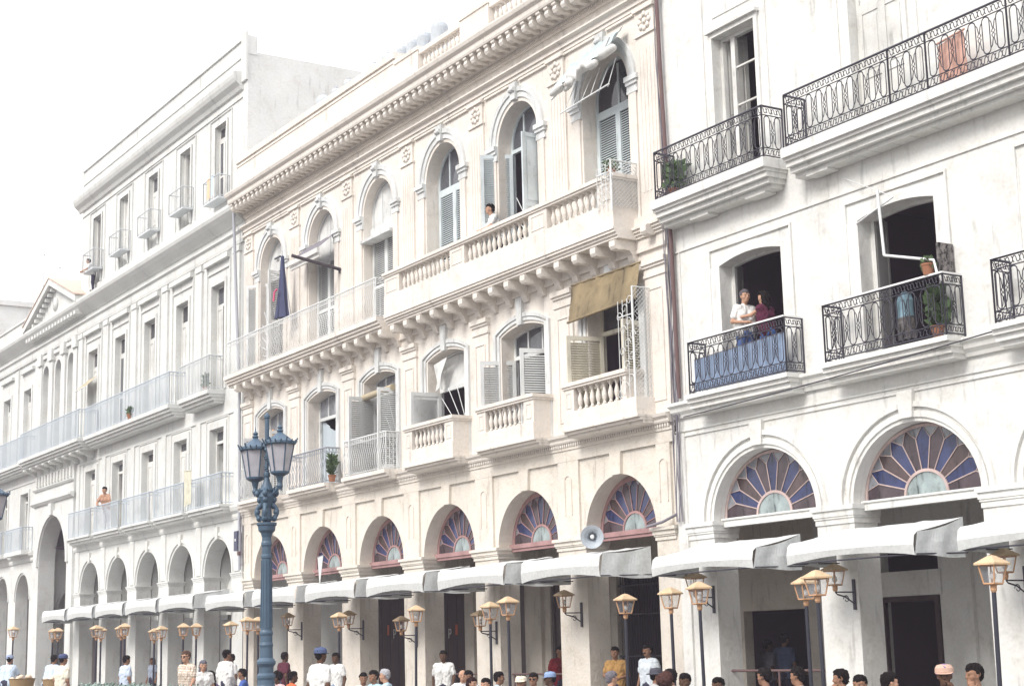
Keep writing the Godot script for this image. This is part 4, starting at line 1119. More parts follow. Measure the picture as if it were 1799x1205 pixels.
	for q in [[-52.35,-49.6,.55],[-62.6,-53.15,.6],[-71.2,-62.75,.8],[-78.8,-71.3,.6]]:
		var bal = node("balcony", B); var s := MB.new(); var d: float = q[2]
		for e in [[10.02,10.1,d-.2],[10.1,10.2,d-.1],[10.2,10.3,d],[10.3,10.44,d+.08]]: s.box(q[0]+.02, e[0], 0, q[1]+(e[2]-d)*.4, e[1], e[2])
		put("slab", s, "pale", bal)
		s = MB.new(); bar_rail(s, Vector3(q[0]+.05,10.46,d), Vector3(q[1]-.05,10.46,d), 1.12, .13, Vector3.ZERO, .012); bar_rail(s, Vector3(q[1]-.05,10.46,d), Vector3(q[1]-.05,10.46,.02), 1.12, .13, Vector3.ZERO, .012)
		put("railing", s, "iron_pale" if q[0] > -60 else "iron_blue", bal)
		if d > .7:
			md = MB.new(); md.prof([[0,9.7],[.12,9.72],[.3,9.86],[.6,9.9],[.66,9.96],[.66,10.02],[0,10.02]], -.14, .14)
			for k in 9: put("bracket", md.mesh(), "pale", bal, Vector3(-71.0 + .95*k, 0, .0))
	# added storey
	var T = node("top_storey", B); var w := MB.new(); ops = []
	for i in 5: ops.append([left_x(i)-.05, .5, 16.9, 19.7, 0.0, .25])
	wall(w, -65.6, -47.9, 16.3, 22.1, -.02, ops)
	w.quad(Vector3(-47.9,16.3,-.02),Vector3(-47.9,16.3,-9),Vector3(-47.9,21.6,-9),Vector3(-47.9,21.6,-.02)); w.quad(Vector3(-65.6,16.3,-9),Vector3(-65.6,16.3,-.02),Vector3(-65.6,21.9,-.02),Vector3(-65.6,21.9,-9))
	w.quad(Vector3(-47.9,16.3,-9),Vector3(-65.6,16.3,-9),Vector3(-65.6,21.6,-9),Vector3(-47.9,21.6,-9)); w.quad(Vector3(-65.6,21.5,-.02),Vector3(-47.9,21.5,-.02),Vector3(-47.9,21.5,-9),Vector3(-65.6,21.5,-9))
	w.box(-65.6,22.1,-.35,-47.9,22.16,.04); w.box(-47.98,21.5,-.35,-47.88,22.1,-.02); w.box(-48.3,20.6,-.02,-47.86,22.28,.06)
	put("wall", w, "pale", T)
	w = MB.new(); w.prof([[-.02,20.36],[.06,20.38],[.12,20.5],[.26,20.62],[.32,20.74],[.35,20.86],[.35,20.94],[-.02,21.0]], -65.9, -48.25); w.box(-65.6,21.5,-.02,-48.3,21.54,.02); w.box(-65.6,20.1,-.02,-48.3,20.14,.02)
	for i in 5: surround(w, left_x(i)-.05, .5, 16.9, 19.7, 0, .1, .03, .1); surround(w, left_x(i)-.05, .95, 16.9, 20.0, 0, .03, .025, .03)
	put("moulding", w, "pale", T)
	w = MB.new()
	w.quad(Vector3(-65.5,16.8,-4),Vector3(-48,16.8,-4),Vector3(-48,20.2,-4),Vector3(-65.5,20.2,-4)); w.quad(Vector3(-65.5,16.8,-.27),Vector3(-48,16.8,-.27),Vector3(-48,16.8,-4),Vector3(-65.5,16.8,-4)); w.quad(Vector3(-65.5,20.2,-4),Vector3(-48,20.2,-4),Vector3(-48,20.2,-.27),Vector3(-65.5,20.2,-.27))
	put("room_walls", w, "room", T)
	for i in 5:
		w = MB.new(); var x := left_x(i)-.05; var a := x-.62; var b := x+.75; var d := .38; var y := 16.95 if i == 0 else 17.4
		w.box(a,y-.06,0,b,y,d) 
		for e in [[Vector3(a,y,d),Vector3(b,y,d)],[Vector3(b,y,d),Vector3(b,y,0)],[Vector3(a,y,d),Vector3(a,y,0)]]: bar_rail(w, e[0], e[1], .75, .3, Vector3.ZERO, .009, false)
		put("wire_balcony", w, "iron_pale", T)
	# arcade
	arcade_inner(B, X0, X1, 7.9, -3.6, [[-52,.7,3.2],[-56,.7,3.2],[-60,.7,3.2],[-64.4,.7,3.2],[-70,.8,3.2],[-74,.7,3.2],[-78,.7,3.2]], "pale")
	for x in [-52,-56,-60,-64.4,-70,-74,-78]: plank_door(B, x, .7, 3.2, -3.7, "door_grey", 4)
	for x in [-50.0-1.67,-55.1,-58.4,-61.8,-65.2,-71.2]:
		w = MB.new(); var tmp := MB.new(); wall(tmp, -3.6, -.58, 3.2, 7.9, 0, [[-2.1, 1.3, 3.2, 3.9, 1.25, .4]])
		w.add(tmp, Transform3D(Basis(Vector3.UP, -PI/2), Vector3(x, 0, 0)))
		w.add(tmp, Transform3D(Basis(Vector3.UP, -PI/2), Vector3(x+.4, 0, 0)))
		put("cross_arch", w, "pale", B)
	return B
func left_windows(B, lw):
	var dk := [[[-1,-85,"solid"],[1,-80,"louvre"]], [[-1,0,"solid"],[1,-60,"solid"]], [[-1,0,"solid"],[1,-90,"solid"]], [[-1,-90,"solid"],[1,-90,"solid"]], [[-1,0,"solid"],[1,-40,"solid"]]]
	for i in 5: window(B, left_x(i)-.1, .62, 6.62, 9.25, 0, -.22, 8.82 if i else 8.78, "white_paint", dk[i], ["glass_dull","glass_dull","glass_dark","glass_dull","glass_dull"][i], 1)
	dk = [[[-1,0,"solid"],[1,-95,"solid"]], [[-1,0,"solid"],[1,0,"solid"]], [[-1,0,"solid"],[1,-95,"solid"]], [[-1,0,"glazed"],[1,0,"glazed"]], [[-1,0,"solid"],[1,-95,"solid"]]]
	for i in 5: window(B, left_x(i)-.1, .58, 10.5, 14.12, 0, -.2, 13.4, "white_paint", dk[i], ["glass_dull","glass_dark","glass_dark","glass_dark","glass_dull"][i], 1)
	for x in [-66.5,-68.3,-70.1]: window(B, x, .42, 10.5, 14.1, .42, -.2, 13.2, "white_paint", [[-1,0,"solid"],[1,-80 if x < -68 else 0,"solid"]], "glass_dull", 1)
	for x in lw:
		window(B, x, .62, 6.62, 9.2, 0, -.22, 8.8, "white_paint", [[-1,-80,"solid"],[1,-80,"solid"]], "glass_dark", 1)
		window(B, x, .58, 10.5, 13.9, 0, -.2, 13.3, "white_paint", [[-1,0,"solid"],[1,0,"solid"]], "glass_dull", 1)
	for i in 5:
		window(B, left_x(i)-.05, .5, 16.92, 19.7, 0, -.18, [19.2,19.72,19.0,19.72,19.72][i], "white_paint", [[[-1,0,"glazed"],[1,0,"glazed"]],[[-1,-75,"solid"],[1,-40,"solid"]],[[-1,0,"solid"],[1,0,"solid"]],[[-1,-30,"solid"],[1,-90,"solid"]],[[-1,-85,"solid"],[1,-85,"solid"]]][i], ["glass_dark","","glass_dull","",""][i], 1)
func far_building():
	var B = thing("far_building", "plain grey white building end rising behind the pediment building", "building")
	var b := MB.new(); b.box(-96, -.3, -13, -79.0, 19.0, -.1); put("wall", b, "pale", B)
	b = MB.new(); b.box(-96.2, 19.0, -13.2, -78.9, 19.25, .05); put("coping", b, "pale", B)
	for k in 3:
		for y in [10.4, 14.8]: b = MB.new(); b.box(-80.5-3.4*k-.6, y, -.1, -80.5-3.4*k+.6, y+2.8, -.06); put("shutter", b, "white_paint", B)

# ---------------------------------------------------------------- street things
func gy(x: float) -> float: return 0.13 + maxf(0.0, -28.0 - x) * 0.006
func street_lamp(label, at: Vector3, rt: Vector3, tw: Vector3):
	var o = thing("street_lamp", label, "street lamp", at, "tall cast iron street lamps")
	var b := MB.new()
	b.lathe(Vector3.ZERO, [[.3,0],[.3,.12],[.24,.16],[.24,.5],[.27,.55],[.2,.62],[.19,1.05],[.2,1.1],[.155,1.22],[.15,1.3],[.165,1.34],[.165,1.38],[.13,1.42],[.13,1.52],[.17,1.58],[.17,1.62],[.12,1.68],[.115,1.86],[.125,1.9],[.11,1.95],[.108,2.06],[.12,2.09],[.12,2.12],[.102,2.16],[.088,3.4],[.1,3.42],[.1,3.46],[.085,3.48],[.085,3.62],[.1,3.64],[.1,3.68],[.085,3.72],[.085,3.78],[.11,3.86],[.15,3.9],[.16,3.98],[.18,4.0],[.18,4.04],[.0,4.05]], 14)
	for k in 12: b.tube([Vector3(cos(TAU*k/12)*.104,2.2,sin(TAU*k/12)*.104),Vector3(cos(TAU*k/12)*.09,3.38,sin(TAU*k/12)*.09)], .008, 4)
	for k in 14: b.ball(Vector3(cos(TAU*k/14)*.19,1.0,sin(TAU*k/14)*.19), Vector3(.035,.09,.035), 6, 4)
	put("post", b, "lamp_blue", o)
	b = MB.new()
	b.lathe(Vector3.ZERO, [[.06,4.04],[.1,4.1],[.08,4.3],[.12,4.42],[.15,4.5],[.11,4.58],[.13,4.62],[.1,4.68],[.06,4.78],[.045,4.84],[.06,4.88],[.06,4.92],[.035,4.96],[.032,5.3],[.06,5.34],[.04,5.4],[.04,5.9],[.055,5.92],[.055,5.96],[.03,6.0],[.0,6.02]], 10)
	for k in 4:      # leafy consoles round the stem
		var d := Vector3(cos(TAU*k/4+.6),0,sin(TAU*k/4+.6)); var p := []
		for j in 15: p.append(d*(.09+.085*sin(j*.45)+.004*j) + Vector3(0,4.08+.04*j,0))
		b.tube(p, .036, 6)
		for j in 5: b.ball(d*(.14+.03*sin(j*2.0)) + Vector3(0,4.12+.11*j,0), Vector3(.05,.065,.05), 7, 5)
	for j in 9:      # twisted stem
		b.ball(Vector3(.02*cos(j*1.2),4.97+.035*j,.02*sin(j*1.2)), Vector3(.045,.02,.045), 7, 4)
	put("stem", b, "lamp_blue", o)
	for q in [[rt*.25 + tw*.12, 0.0], [rt*-.24 - tw*.2, -.06]]:
		var c: Vector3 = q[0] + Vector3(0, q[1], 0); var y := 4.91
		b = MB.new()
		var e: Vector3 = c + Vector3(0,4.7,0); var p := []
		for j in 9: p.append(Vector3(c.x*j/8.0, lerpf(4.55,e.y,j/8.0) - .07*sin(PI*j/8.0), c.z*j/8.0))
		b.tube(p, .026, 6)
		p = []
		for j in 14: p.append(c*.75 + Vector3(0,4.6,0) + (c.normalized()*cos(j*.5) + Vector3(0,sin(j*.5),0))*(.1-.006*j))
		b.tube(p, .013, 5)
		put("arm", b, "lamp_blue", o)
		var l = node("lantern", o, c); l.scale = Vector3(1.12,1,1.12); b = MB.new()
		b.lathe(Vector3.ZERO, [[.03,4.62],[.05,4.68],[.035,4.74],[.05,4.8],[.06,4.85],[.145,4.9],[.15,4.93],[.13,4.94]], 12)
		b.lathe(Vector3.ZERO, [[.24,y+.5],[.255,y+.52],[.25,y+.56],[.2,y+.59],[.13,y+.65],[.07,y+.7],[.04,y+.73],[.055,y+.76],[.03,y+.79],[.045,y+.82],[.012,y+.86],[.0,y+.96]], 12)
		for k in 6:
			var d := Vector3(cos(TAU*k/6),0,sin(TAU*k/6))
			b.tube([d*.14+Vector3(0,4.92,0), d*.225+Vector3(0,y+.51,0)], .012, 4)
		for k in 18:      # crown of small leaves
			var d := Vector3(cos(TAU*k/18),0,sin(TAU*k/18)); var hh := .1 if k % 3 == 0 else .06
			b.tube([d*.245+Vector3(0,y+.52,0), d*.262+Vector3(0,y+.52+hh*.6,0), d*.285+Vector3(0,y+.52+hh,0)], .014 if k % 3 == 0 else .011, 4)
		put("housing", b, "lamp_blue", l)
		for k in 6:
			var d0 := Vector3(cos(TAU*k/6),0,sin(TAU*k/6)); var d1 := Vector3(cos(TAU*(k+1)/6),0,sin(TAU*(k+1)/6)); b = MB.new()
			b.quad(d0*.138+Vector3(0,4.925,0), d1*.138+Vector3(0,4.925,0), d1*.222+Vector3(0,y+.51,0), d0*.222+Vector3(0,y+.51,0))
			put("pane", b, "lamp_milk", l)
	return o
func leaves(mb: MB, c: Vector3, r: Vector3, n: int, s: float, rr: RandomNumberGenerator, upright := 0.0):
	for i in n:
		var p := c + Vector3(rr.randf_range(-1,1),rr.randf_range(-1,1),rr.randf_range(-1,1)).limit_length(1.0) * r
		var d := Vector3(rr.randf_range(-1,1),rr.randf_range(-.3,1)+upright,rr.randf_range(-1,1)).normalized()
		var w := d.cross(Vector3(rr.randf_range(-1,1),rr.randf_range(-1,1),rr.randf_range(-1,1))).normalized()*s*.3
		mb.tri(p, p+d*s*.5+w, p+d*s); mb.tri(p, p+d*s, p+d*s*.5-w)
func plant(called, label, at: Vector3, h: float, w: float, pot: bool, seed_: int, group := ""):
	var o = thing(called, label, "plant", at, group); var rr := RandomNumberGenerator.new(); rr.seed = seed_
	var b := MB.new(); leaves(b, Vector3(0,h*.6,0), Vector3(w,h*.45,w*.7), 90, h*.3, rr, .5); put("foliage", b, "leaf", o)
	b = MB.new()
	for k in 5: b.tube([Vector3(0,.1,0),Vector3(rr.randf_range(-w,w)*.6,h*.75,rr.randf_range(-w,w)*.4)], .007, 4)
	put("stem", b, "leaf_dark", o)
	if pot:
		b = MB.new(); b.lathe(Vector3.ZERO, [[.0,0],[.08,0],[.11,.16],[.12,.16],[.12,.19],[.0,.18]], 10); put("pot", b, "clay", o)
	return o
func cloth_sheet(mb: MB, a: Vector3, b: Vector3, c: Vector3, d: Vector3, nu: int, nv: int, amp: float, nrm: Vector3, seed_: int):
	var fn := FastNoiseLite.new(); fn.seed = seed_; fn.frequency = .35
	var P := func(i: int, j: int) -> Vector3:
		var u := float(i)/nu; var v2 := float(j)/nv
		return a.lerp(b,u).lerp(d.lerp(c,u),v2) + nrm*amp*(fn.get_noise_2d(i*2.0,j*.7) + .6*sin(i*1.7+seed_))
	for i in nu:
		for j in nv: mb.quad(P.call(i,j),P.call(i+1,j),P.call(i+1,j+1),P.call(i,j+1))
const LAMPS := ["orange post lantern overlapping a bracket lantern on the third white pier","taller orange post lantern of a pair before the pier between white arches","lower orange post lantern of a pair before the pier between white arches","orange post lantern overlapping the bracket lantern on the first white pier","orange post lantern before the pier beside the drainpipe","orange post lantern before the dark iron gate of the cream arcade","orange post lantern with a clear post before the second cream arch","orange post lantern overlapping a bracket lantern on the second cream pier","orange post lantern above a lower bracket lantern beside a painted door","orange post lantern above the very dark skinned man in white","orange post lantern half hidden by the tall blue street lamp","orange post lantern just clear of the tall blue street lamp","orange post lantern above the man in long white sleeves"]
func things():
	# awnings, one to a bay
	for i in 4: awning("white canvas awning before the %s arch from the drainpipe on the white building" % ["first","second","third","fourth"][i] , right_x(i)-1.82, right_x(i)+1.12, 1.1, 3.17, 3.5, 3.75, "white canvas awnings over the arcade", 20+i)
	for i in 6: awning(["white canvas awning under the horn loudspeaker","white canvas awning beside the horn loudspeaker","white canvas awning of the third arch of the cream building","white canvas awning of the fourth arch of the cream building","white canvas awning behind the tall blue street lamp","white canvas awning of the cream arch next to the pale building"][i], mid_x(i)-1.72, mid_x(i)+1.2, 1.25, 3.25, 3.68, 3.84, "white canvas awnings over the arcade", 30+i)
	for i in 5: awning("thin white awning at the %s arch of the pale building" % ["first","second","third","fourth","fifth"][i], left_x(i)-1.7, left_x(i)+1.3, 1.2, 3.35, 3.78, 3.95, "white canvas awnings over the arcade", 40+i)
	# lanterns on posts
	var L := [[-14.66,2.51,3.6],[-17.99,2.5,3.5],[-19.7,2.5,2.2],[-21.51,2.5,2.9],[-23.48,2.49,2.0],[-25.33,2.45,1.7],[-27.74,2.5,2.8],[-30.1,2.48,1.8],[-32.74,2.5,2.2],[-37.48,2.49,1.8],[-41.61,2.5,2.2],[-41.23,2.5,2.7],[-44.58,2.46,1.8],[-46.79,2.47,2.0],[-46.81,2.47,2.4],[-49.69,2.46,2.0],[-50.97,2.41,1.8],[-48.45,2.53,3.6],[-50.6,2.52,3.0],[-52.63,2.51,3.0],[-51.29,2.54,3.6],[-56.66,2.58,3.2],[-57.4,2.57,3.2],[-57.63,2.67,4.5]]
	for i in L.size():
		var q = L[i]
		var lab: String = LAMPS[i] if i < LAMPS.size() else "small orange lantern on a slim post before the pale building"
		post_lamp(lab, Vector3(q[0],q[1],q[2]), gy(q[0]), "orange post lanterns before the white building" if i < 5 else ("orange post lanterns before the cream building" if i < 13 else "orange post lanterns before the pale building"))
	for q in [[-17.17,2.8,"third white pier from the drainpipe"],[-20.91,2.78,"pier between the two white arches"],[-24.75,2.84,"white pier next to the drainpipe"]]: wall_lantern("orange lantern on a black scroll bracket on the " + q[2], Vector3(q[0],q[1],.45), "bracket lanterns on the white piers", .0)
	for q in [[-29.26,2.69,"under the horn loudspeaker"],[-32.79,2.38,"on the second cream pier, behind a post lantern"],[-36.67,2.36,"on the third cream pier beside a painted door"],[-39.66,2.6,"on the fourth cream pier behind a post"],[-43.59,2.66,"on the cream pier beside the street lamp"]]: wall_lantern("orange lantern on a black scroll bracket " + q[2], Vector3(q[0],q[1],.45), "bracket lanterns on the cream piers", .0)
	var rt := Vector3(.532,0,-.847); var tw := Vector3(.847,0,.532)
	street_lamp("tall blue cast iron street lamp with two crowned lanterns beside people walking", Vector3(-26.91,.13,8.34), rt, tw)
	street_lamp("second blue street lamp standing beside the big pale arch", Vector3(-37.7,.13,10.55), rt, tw)
	# horn loudspeaker
	var h = thing("horn_loudspeaker", "round grey horn loudspeaker fixed to a cream pier above the awnings", "loudspeaker", Vector3(-28.07,4.12,.5)); h.basis = Basis.looking_at(Vector3(-.78,.1,-.62), Vector3.UP)
	var b := MB.new()
	var pr := [[.03,-.34],[.05,-.3],[.07,-.2],[.11,-.1],[.17,-.03],[.235,0.0],[.245,.0],[.245,-.012],[.175,-.045],[.115,-.115],[.075,-.21],[.0,-.33]]
	var lt := MB.new(); lt.lathe(Vector3.ZERO, pr, 26); b.add(lt, Transform3D(Basis(Vector3(1,0,0), PI/2), Vector3.ZERO)); put("horn", b, "speaker_grey", h)
	b = MB.new(); b.ball(Vector3(0,0,-.1), Vector3(.045,.05,.09), 10, 6); put("driver_tip", b, "bulb", h)
	b = MB.new(); b.tube([Vector3(0,0,-.3),Vector3(0,-.02,-.46)], .06, 8); b.tube([Vector3(0,-.02,-.42),Vector3(.25,-.06,-.72)], .02, 5); put("bracket", b, "iron_grey", h)
	# yellow blind
	var o = thing("roller_blind", "faded yellow canvas blind hung over a cream window", "blind", Vector3(-27.75,9.7,.15))
	b = MB.new(); cloth_sheet(b, Vector3(-1.28,-.8,.12), Vector3(1.28,-.74,.16), Vector3(1.25,.02,0), Vector3(-1.28,.04,0), 26, 9, .022, Vector3(0,0,1), 3); put("cloth", b, "canvas_yellow", o)
	b = MB.new(); b.tube([Vector3(-1.32,-.81,.12),Vector3(1.3,-.75,.16)], .03, 6); b.tube([Vector3(-1.3,.03,0),Vector3(1.28,.02,0)], .025, 6); put("roller", b, "canvas_yellow", o)
	# tattered awning on the arched window
	o = thing("tattered_awning", "torn pale blue canvas awning bundled over an arched window", "awning", Vector3(-27.7,14.9,.05))
	b = MB.new(); cloth_sheet(b, Vector3(-1.12,-.85,.62), Vector3(1.0,-.55,.66), Vector3(.95,.12,.1), Vector3(-1.05,-.12,.1), 14, 8, .06, Vector3(0,.6,.8).normalized(), 8); put("canvas", b, "canvas_blue", o)
	b = MB.new()
	var bc := []
	for k in 12: bc.append([Vector3(-1.08+.18*k,-.88+.03*k+.07*sin(k*2.1),.58+.06*cos(k*1.7)), Vector3(-1.08+.18*(k+1.2),-.88+.03*k+.07*sin(k*1.3+1),.6+.07*sin(k*2.7)), .07+.035*sin(k*1.9), .06+.03*cos(k*2.3)])
	net(b, bc, .05, .03)
	put("bundle", b, "canvas_white", o)
	b = MB.new(); b.tube([Vector3(-1.0,-1.35,.5),Vector3(.9,-1.25,.5)], .018, 5); b.tube([Vector3(-1.25,-.95,.55),Vector3(.95,-.45,.6),Vector3(1.15,-.3,.62)], .022, 5)
	for k in 6: b.tube([Vector3(-.8+.33*k,-1.3,.5),Vector3(-.6+.3*k,-.7+.1*sin(k*3.0),.3)], .01, 4)
	put("frame", b, "iron_white", o)
	# hooded blind on the second arched window from the pale building
	o = thing("hood_awning", "small grey hooded blind over an arched window with louvred doors", "awning", Vector3(mid_x(4),13.3,0))
	b = MB.new(); cloth_sheet(b, Vector3(-1.0,.0,.6), Vector3(1.0,.0,.6), Vector3(.95,.5,.02), Vector3(-.95,.5,.02), 14, 5, .012, Vector3(0,.7,.7), 5); put("cloth", b, "canvas_grey_dark", o)
	b = MB.new(); b.box(-1.02,-.14,.58,1.02,.0,.63); b.box(-1.0,-.26,.5,1.0,-.14,.56); put("valance", b, "canvas_white", o)
	# flag and poles
	o = thing("flag", "furled dark blue flag hanging from a thin staff", "flag", Vector3(-43.9,13.75,.5))
	b = MB.new(); b.tube([Vector3(-.35,-1.9,-.45),Vector3(0,-.1,.0),Vector3(.02,.2,.05)], .018, 5); put("staff", b, "iron_white", o)
	b = MB.new()
	for k in 16:
		var a0 := TAU*k/16; var a1 := TAU*(k+1)/16
		for j in 7:
			var R := func(a: float, jj: int) -> Vector3: return Vector3(cos(a + jj*.12)*(.03+.014*jj+.003*jj*jj*(1.0 if cos(a) < 0 else .3))*(1+.3*sin(a*5+jj*.4)), -.1-.27*jj, sin(a)*(.04+.012*jj)*(1+.3*sin(a*4)))
			b.quad(R.call(a0,j+1),R.call(a1,j+1),R.call(a1,j),R.call(a0,j))
	put("cloth", b, "flag_blue", o)
	b = MB.new(); b.tube([Vector3(.05,-1.15,.2),Vector3(-.08,-1.22,.22),Vector3(-.1,-1.5,.24)], .03, 5); put("trim", b, "flag_pink", o)
	o = thing("projecting_pole", "dark wooden pole jutting out from the wall near the arched windows", "pole", Vector3(-40.96,12.65,0)); b = MB.new(); b.tube([Vector3(0,0,-.05),Vector3(-.05,.27,1.5)], .05, 7); put("pole", b, "wood_dark", o)
	b = MB.new(); b.tube([Vector3(0,-.02,.05),Vector3(0,-.1,.02)], .03, 6); put("socket", b, "iron", o)
	# wire screens on the end balconies of the cream building
	for q in [[10.9,1.0,.72,-26.62],[6.84,2.3,.5,-26.34]]:
		o = thing("wire_screen", "diamond wire screen with scrolls closing a %s balcony end" % ("upper" if q[0] > 8 else "lower"), "screen", Vector3(q[3],q[0],0)); b = MB.new()
		var hh: float = q[1]; var d: float = q[2]; var n := int(d/.09)
		for k in range(-int(hh/.09)-1, n + 1):
			for s in [-1,1]:
				var p := []
				for j in 21:
					var y := hh*j/20.0; var z: float = (k*.09 + y) if s > 0 else (d - k*.09 - y)
					if z >= 0 and z <= d: p.append(Vector3(0,y,z))
				if p.size() > 1: b.tube(p, .006, 3)
		put("mesh", b, "iron_white", o); b = MB.new()
		for z in [0.02, d]: b.tube([Vector3(0,-.1,z),Vector3(0,hh,z)], .022, 5)
		b.tube([Vector3(0,hh,0),Vector3(0,hh,d)], .015, 5); b.tube([Vector3(-.5,hh*.75,d+.01),Vector3(0,hh*.75,d+.01)], .013, 5)
		for k in 14:
			var c := Vector3(-.5+.5*fmod(k*.37,1.0), .1+hh*.9*k/14.0, d+.01); var p := []
			for j in 12: p.append(c + Vector3(cos(j*.6),sin(j*.6),0)*(.11-.007*j))
			b.tube(p, .009, 3)
		for k in 4: b.tube([Vector3(-.5+.16*k,-.05,d+.01),Vector3(-.5+.16*k,hh*.9,d+.01)], .009, 4)
		put("frame", b, "iron_white", o)
	# cables and pipes
	o = thing("cable_bundle", "thick bundle of cables and a rusty pipe in the joint between buildings", "cables", Vector3(-25.55,4.2,.06)); b = MB.new(); b.tube([Vector3(.1,2.5,.03),Vector3(.08,5.9,.05),Vector3(-.02,9.5,.06),Vector3(-.06,12.6,.06)], .045, 7); put("pipe", b, "rust_pipe", o)
	b = MB.new()
	for k in 7:
		var p := []
		for j in 26: p.append(Vector3(-.1+.03*k+.025*sin(j*.9+k*2), .05+.5*j*(.5 if k > 3 else 1.0), .06+.03*sin(j*.7+k)))
		b.tube(p, .012, 4)
	b.tube([Vector3(-.05,.2,.1),Vector3(-.5,.08,.12),Vector3(-1.0,.02,.14)], .03, 5)
	put("cable", b, "cable_grey", o)
	o = thing("sagging_cable", "thin cable strung along the cornice of the white building", "cable", Vector3(-25.0,6.25,.3)); b = MB.new(); var p1 := []
	for j in 13: p1.append(Vector3(.75*j, .03*j - .1*sin(PI*j/12.0), .05 + .22*sin(PI*j/12.0)))
	b.tube(p1, .012, 4); put("cable", b, "iron", o)
	o = thing("drainpipe", "grey drainpipe with loose wires where the pale building meets the cream one", "pipe", Vector3(-48.05,4.5,.08)); b = MB.new(); b.tube([Vector3(0,0,.02),Vector3(-.02,5.6,.05),Vector3(-.05,11.9,.3)], .05, 7); put("pipe", b, "pipe_grey", o)
	b = MB.new()
	for k in 4:
		var p := []
		for j in 10: p.append(Vector3(.1+.06*k+.08*sin(j*.8+k), .1+.28*j, .04))
		b.tube(p, .01, 4)
	put("wire", b, "cable_grey", o)
	o = thing("meter_box", "dark electric meter box beside the leftmost cream arch", "box", Vector3(-48.15,5.1,.06)); b = MB.new(); b.box(-.13,0,0,.13,.62,.14); put("case", b, "meter_dark", o); b = MB.new(); b.box(-.03,.3,.14,.03,.38,.15); put("dial", b, "bulb", o); b = MB.new(); b.box(.05,-.14,.0,.16,-.02,.1); put("fuse_box", b, "rust_pipe", o)
	# rooftop tanks
	var TK := [[-36.24,18.65,0.25],[-37.07,18.64,0.22],[-37.69,18.66,0.22],[-38.33,18.67,0.19],[-39.29,18.75,0.18],[-40.08,18.7,0.15],[-41.79,18.76,0.15],[-42.65,18.75,0.14],[-43.53,18.8,0.23]]
	for i in TK.size():
		var q = TK[i]; o = thing("water_tank", "domed grey water tank behind the roof parapet of the cream building", "tank", Vector3(q[0],16.83,-.7), "domed tanks on the roof"); b = MB.new(); var r: float = q[2]; var hh: float = q[1]-16.83
		b.lathe(Vector3.ZERO, [[r*.9,0],[r,.05],[r,hh-r*.9],[r*.92,hh-r*.5],[r*.7,hh-r*.2],[r*.35,hh-r*.03],[0,hh]], 14); put("drum", b, "tank_grey", o)
		b = MB.new(); b.tube([Vector3(r,.2,0),Vector3(r+.05,hh-.35,.05)], .025, 5); b.lathe(Vector3(0,hh-.02,0), [[.06,0],[.06,.05],[0,.05]], 8); put("fitting", b, "pipe_grey", o)
	for q in [[-76.5,17.0,4.2],[-73.8,17.0,3.0]]:
		o = thing("television_aerial", "thin television aerial on the roof beside the pediment", "aerial", Vector3(q[0],q[1],-1.5), "roof aerials"); b = MB.new(); b.tube([Vector3.ZERO,Vector3(0,q[2],0)], .018, 4); put("mast", b, "pipe_grey", o); b = MB.new()
		for k in 5: b.tube([Vector3(-.5+.06*k,q[2]-.1,-.4+.2*k),Vector3(.5-.06*k,q[2]-.1,-.4+.2*k)], .009, 3)
		b.tube([Vector3(0,q[2]-.1,-.5),Vector3(0,q[2]-.1,.5)], .011, 4); put("antenna", b, "pipe_grey", o)
	# balcony things
	o = thing("bed_sheet", "pale blue sheet tied inside the balcony railing below the couple", "sheet", Vector3(-23.24,6.68,.36)); b = MB.new(); cloth_sheet(b, Vector3(-1.35,0,0), Vector3(1.3,0,0), Vector3(1.3,.72,0), Vector3(-1.35,.62,0), 18, 5, .015, Vector3(0,0,1), 12); put("cloth", b, "sheet_blue", o); b = MB.new(); b.tube([Vector3(-1.35,.63,0),Vector3(1.3,.73,0)], .008, 4); put("cord", b, "cable_grey", o)
	o = thing("beach_towel", "faded red towel hung behind the upper balcony railing", "towel", Vector3(-17.45,10.72,.42)); b = MB.new(); cloth_sheet(b, Vector3(-.3,.05,0), Vector3(.3,.0,0), Vector3(.28,.8,0), Vector3(-.28,.72,0), 8, 6, .025, Vector3(0,0,1), 15); put("cloth", b, "towel_red", o); b = MB.new(); b.tube([Vector3(-.3,.76,.0),Vector3(.3,.82,.0)], .02, 5); put("fold", b, "towel_red", o)
	o = thing("awning_frame", "bare white pipe frame over the second balcony of the white building", "frame", Vector3(-19.3,7.67,.44)); b = MB.new(); b.tube([Vector3(.0,1.72,0),Vector3(.06,.56,0)], .028, 6); b.tube([Vector3(.06,.56,0),Vector3(1.15,.24,0),Vector3(1.2,.02,0)], .024, 6); b.tube([Vector3(-.95,1.4,-.4),Vector3(.38,1.5,.02)], .015, 5); put("pipe", b, "iron_white", o); b = MB.new(); b.tube([Vector3(.38,1.5,.02),Vector3(-1.2,2.3,-.4)], .008, 4); put("stay", b, "iron_white", o)
	o = thing("stone_slab", "mottled grey stone slab standing on the balcony rail corner", "slab", Vector3(-18.12,7.69,.2)); b = MB.new(); b.obox(Transform3D(Basis(Vector3.UP,PI/2), Vector3(0,.26,0)), Vector3(.34,.52,.05)); put("slab", b, "mottled", o); b = MB.new(); b.box(-.03,-.0,-.2,.03,.03,.2); put("foot", b, "mottled", o)
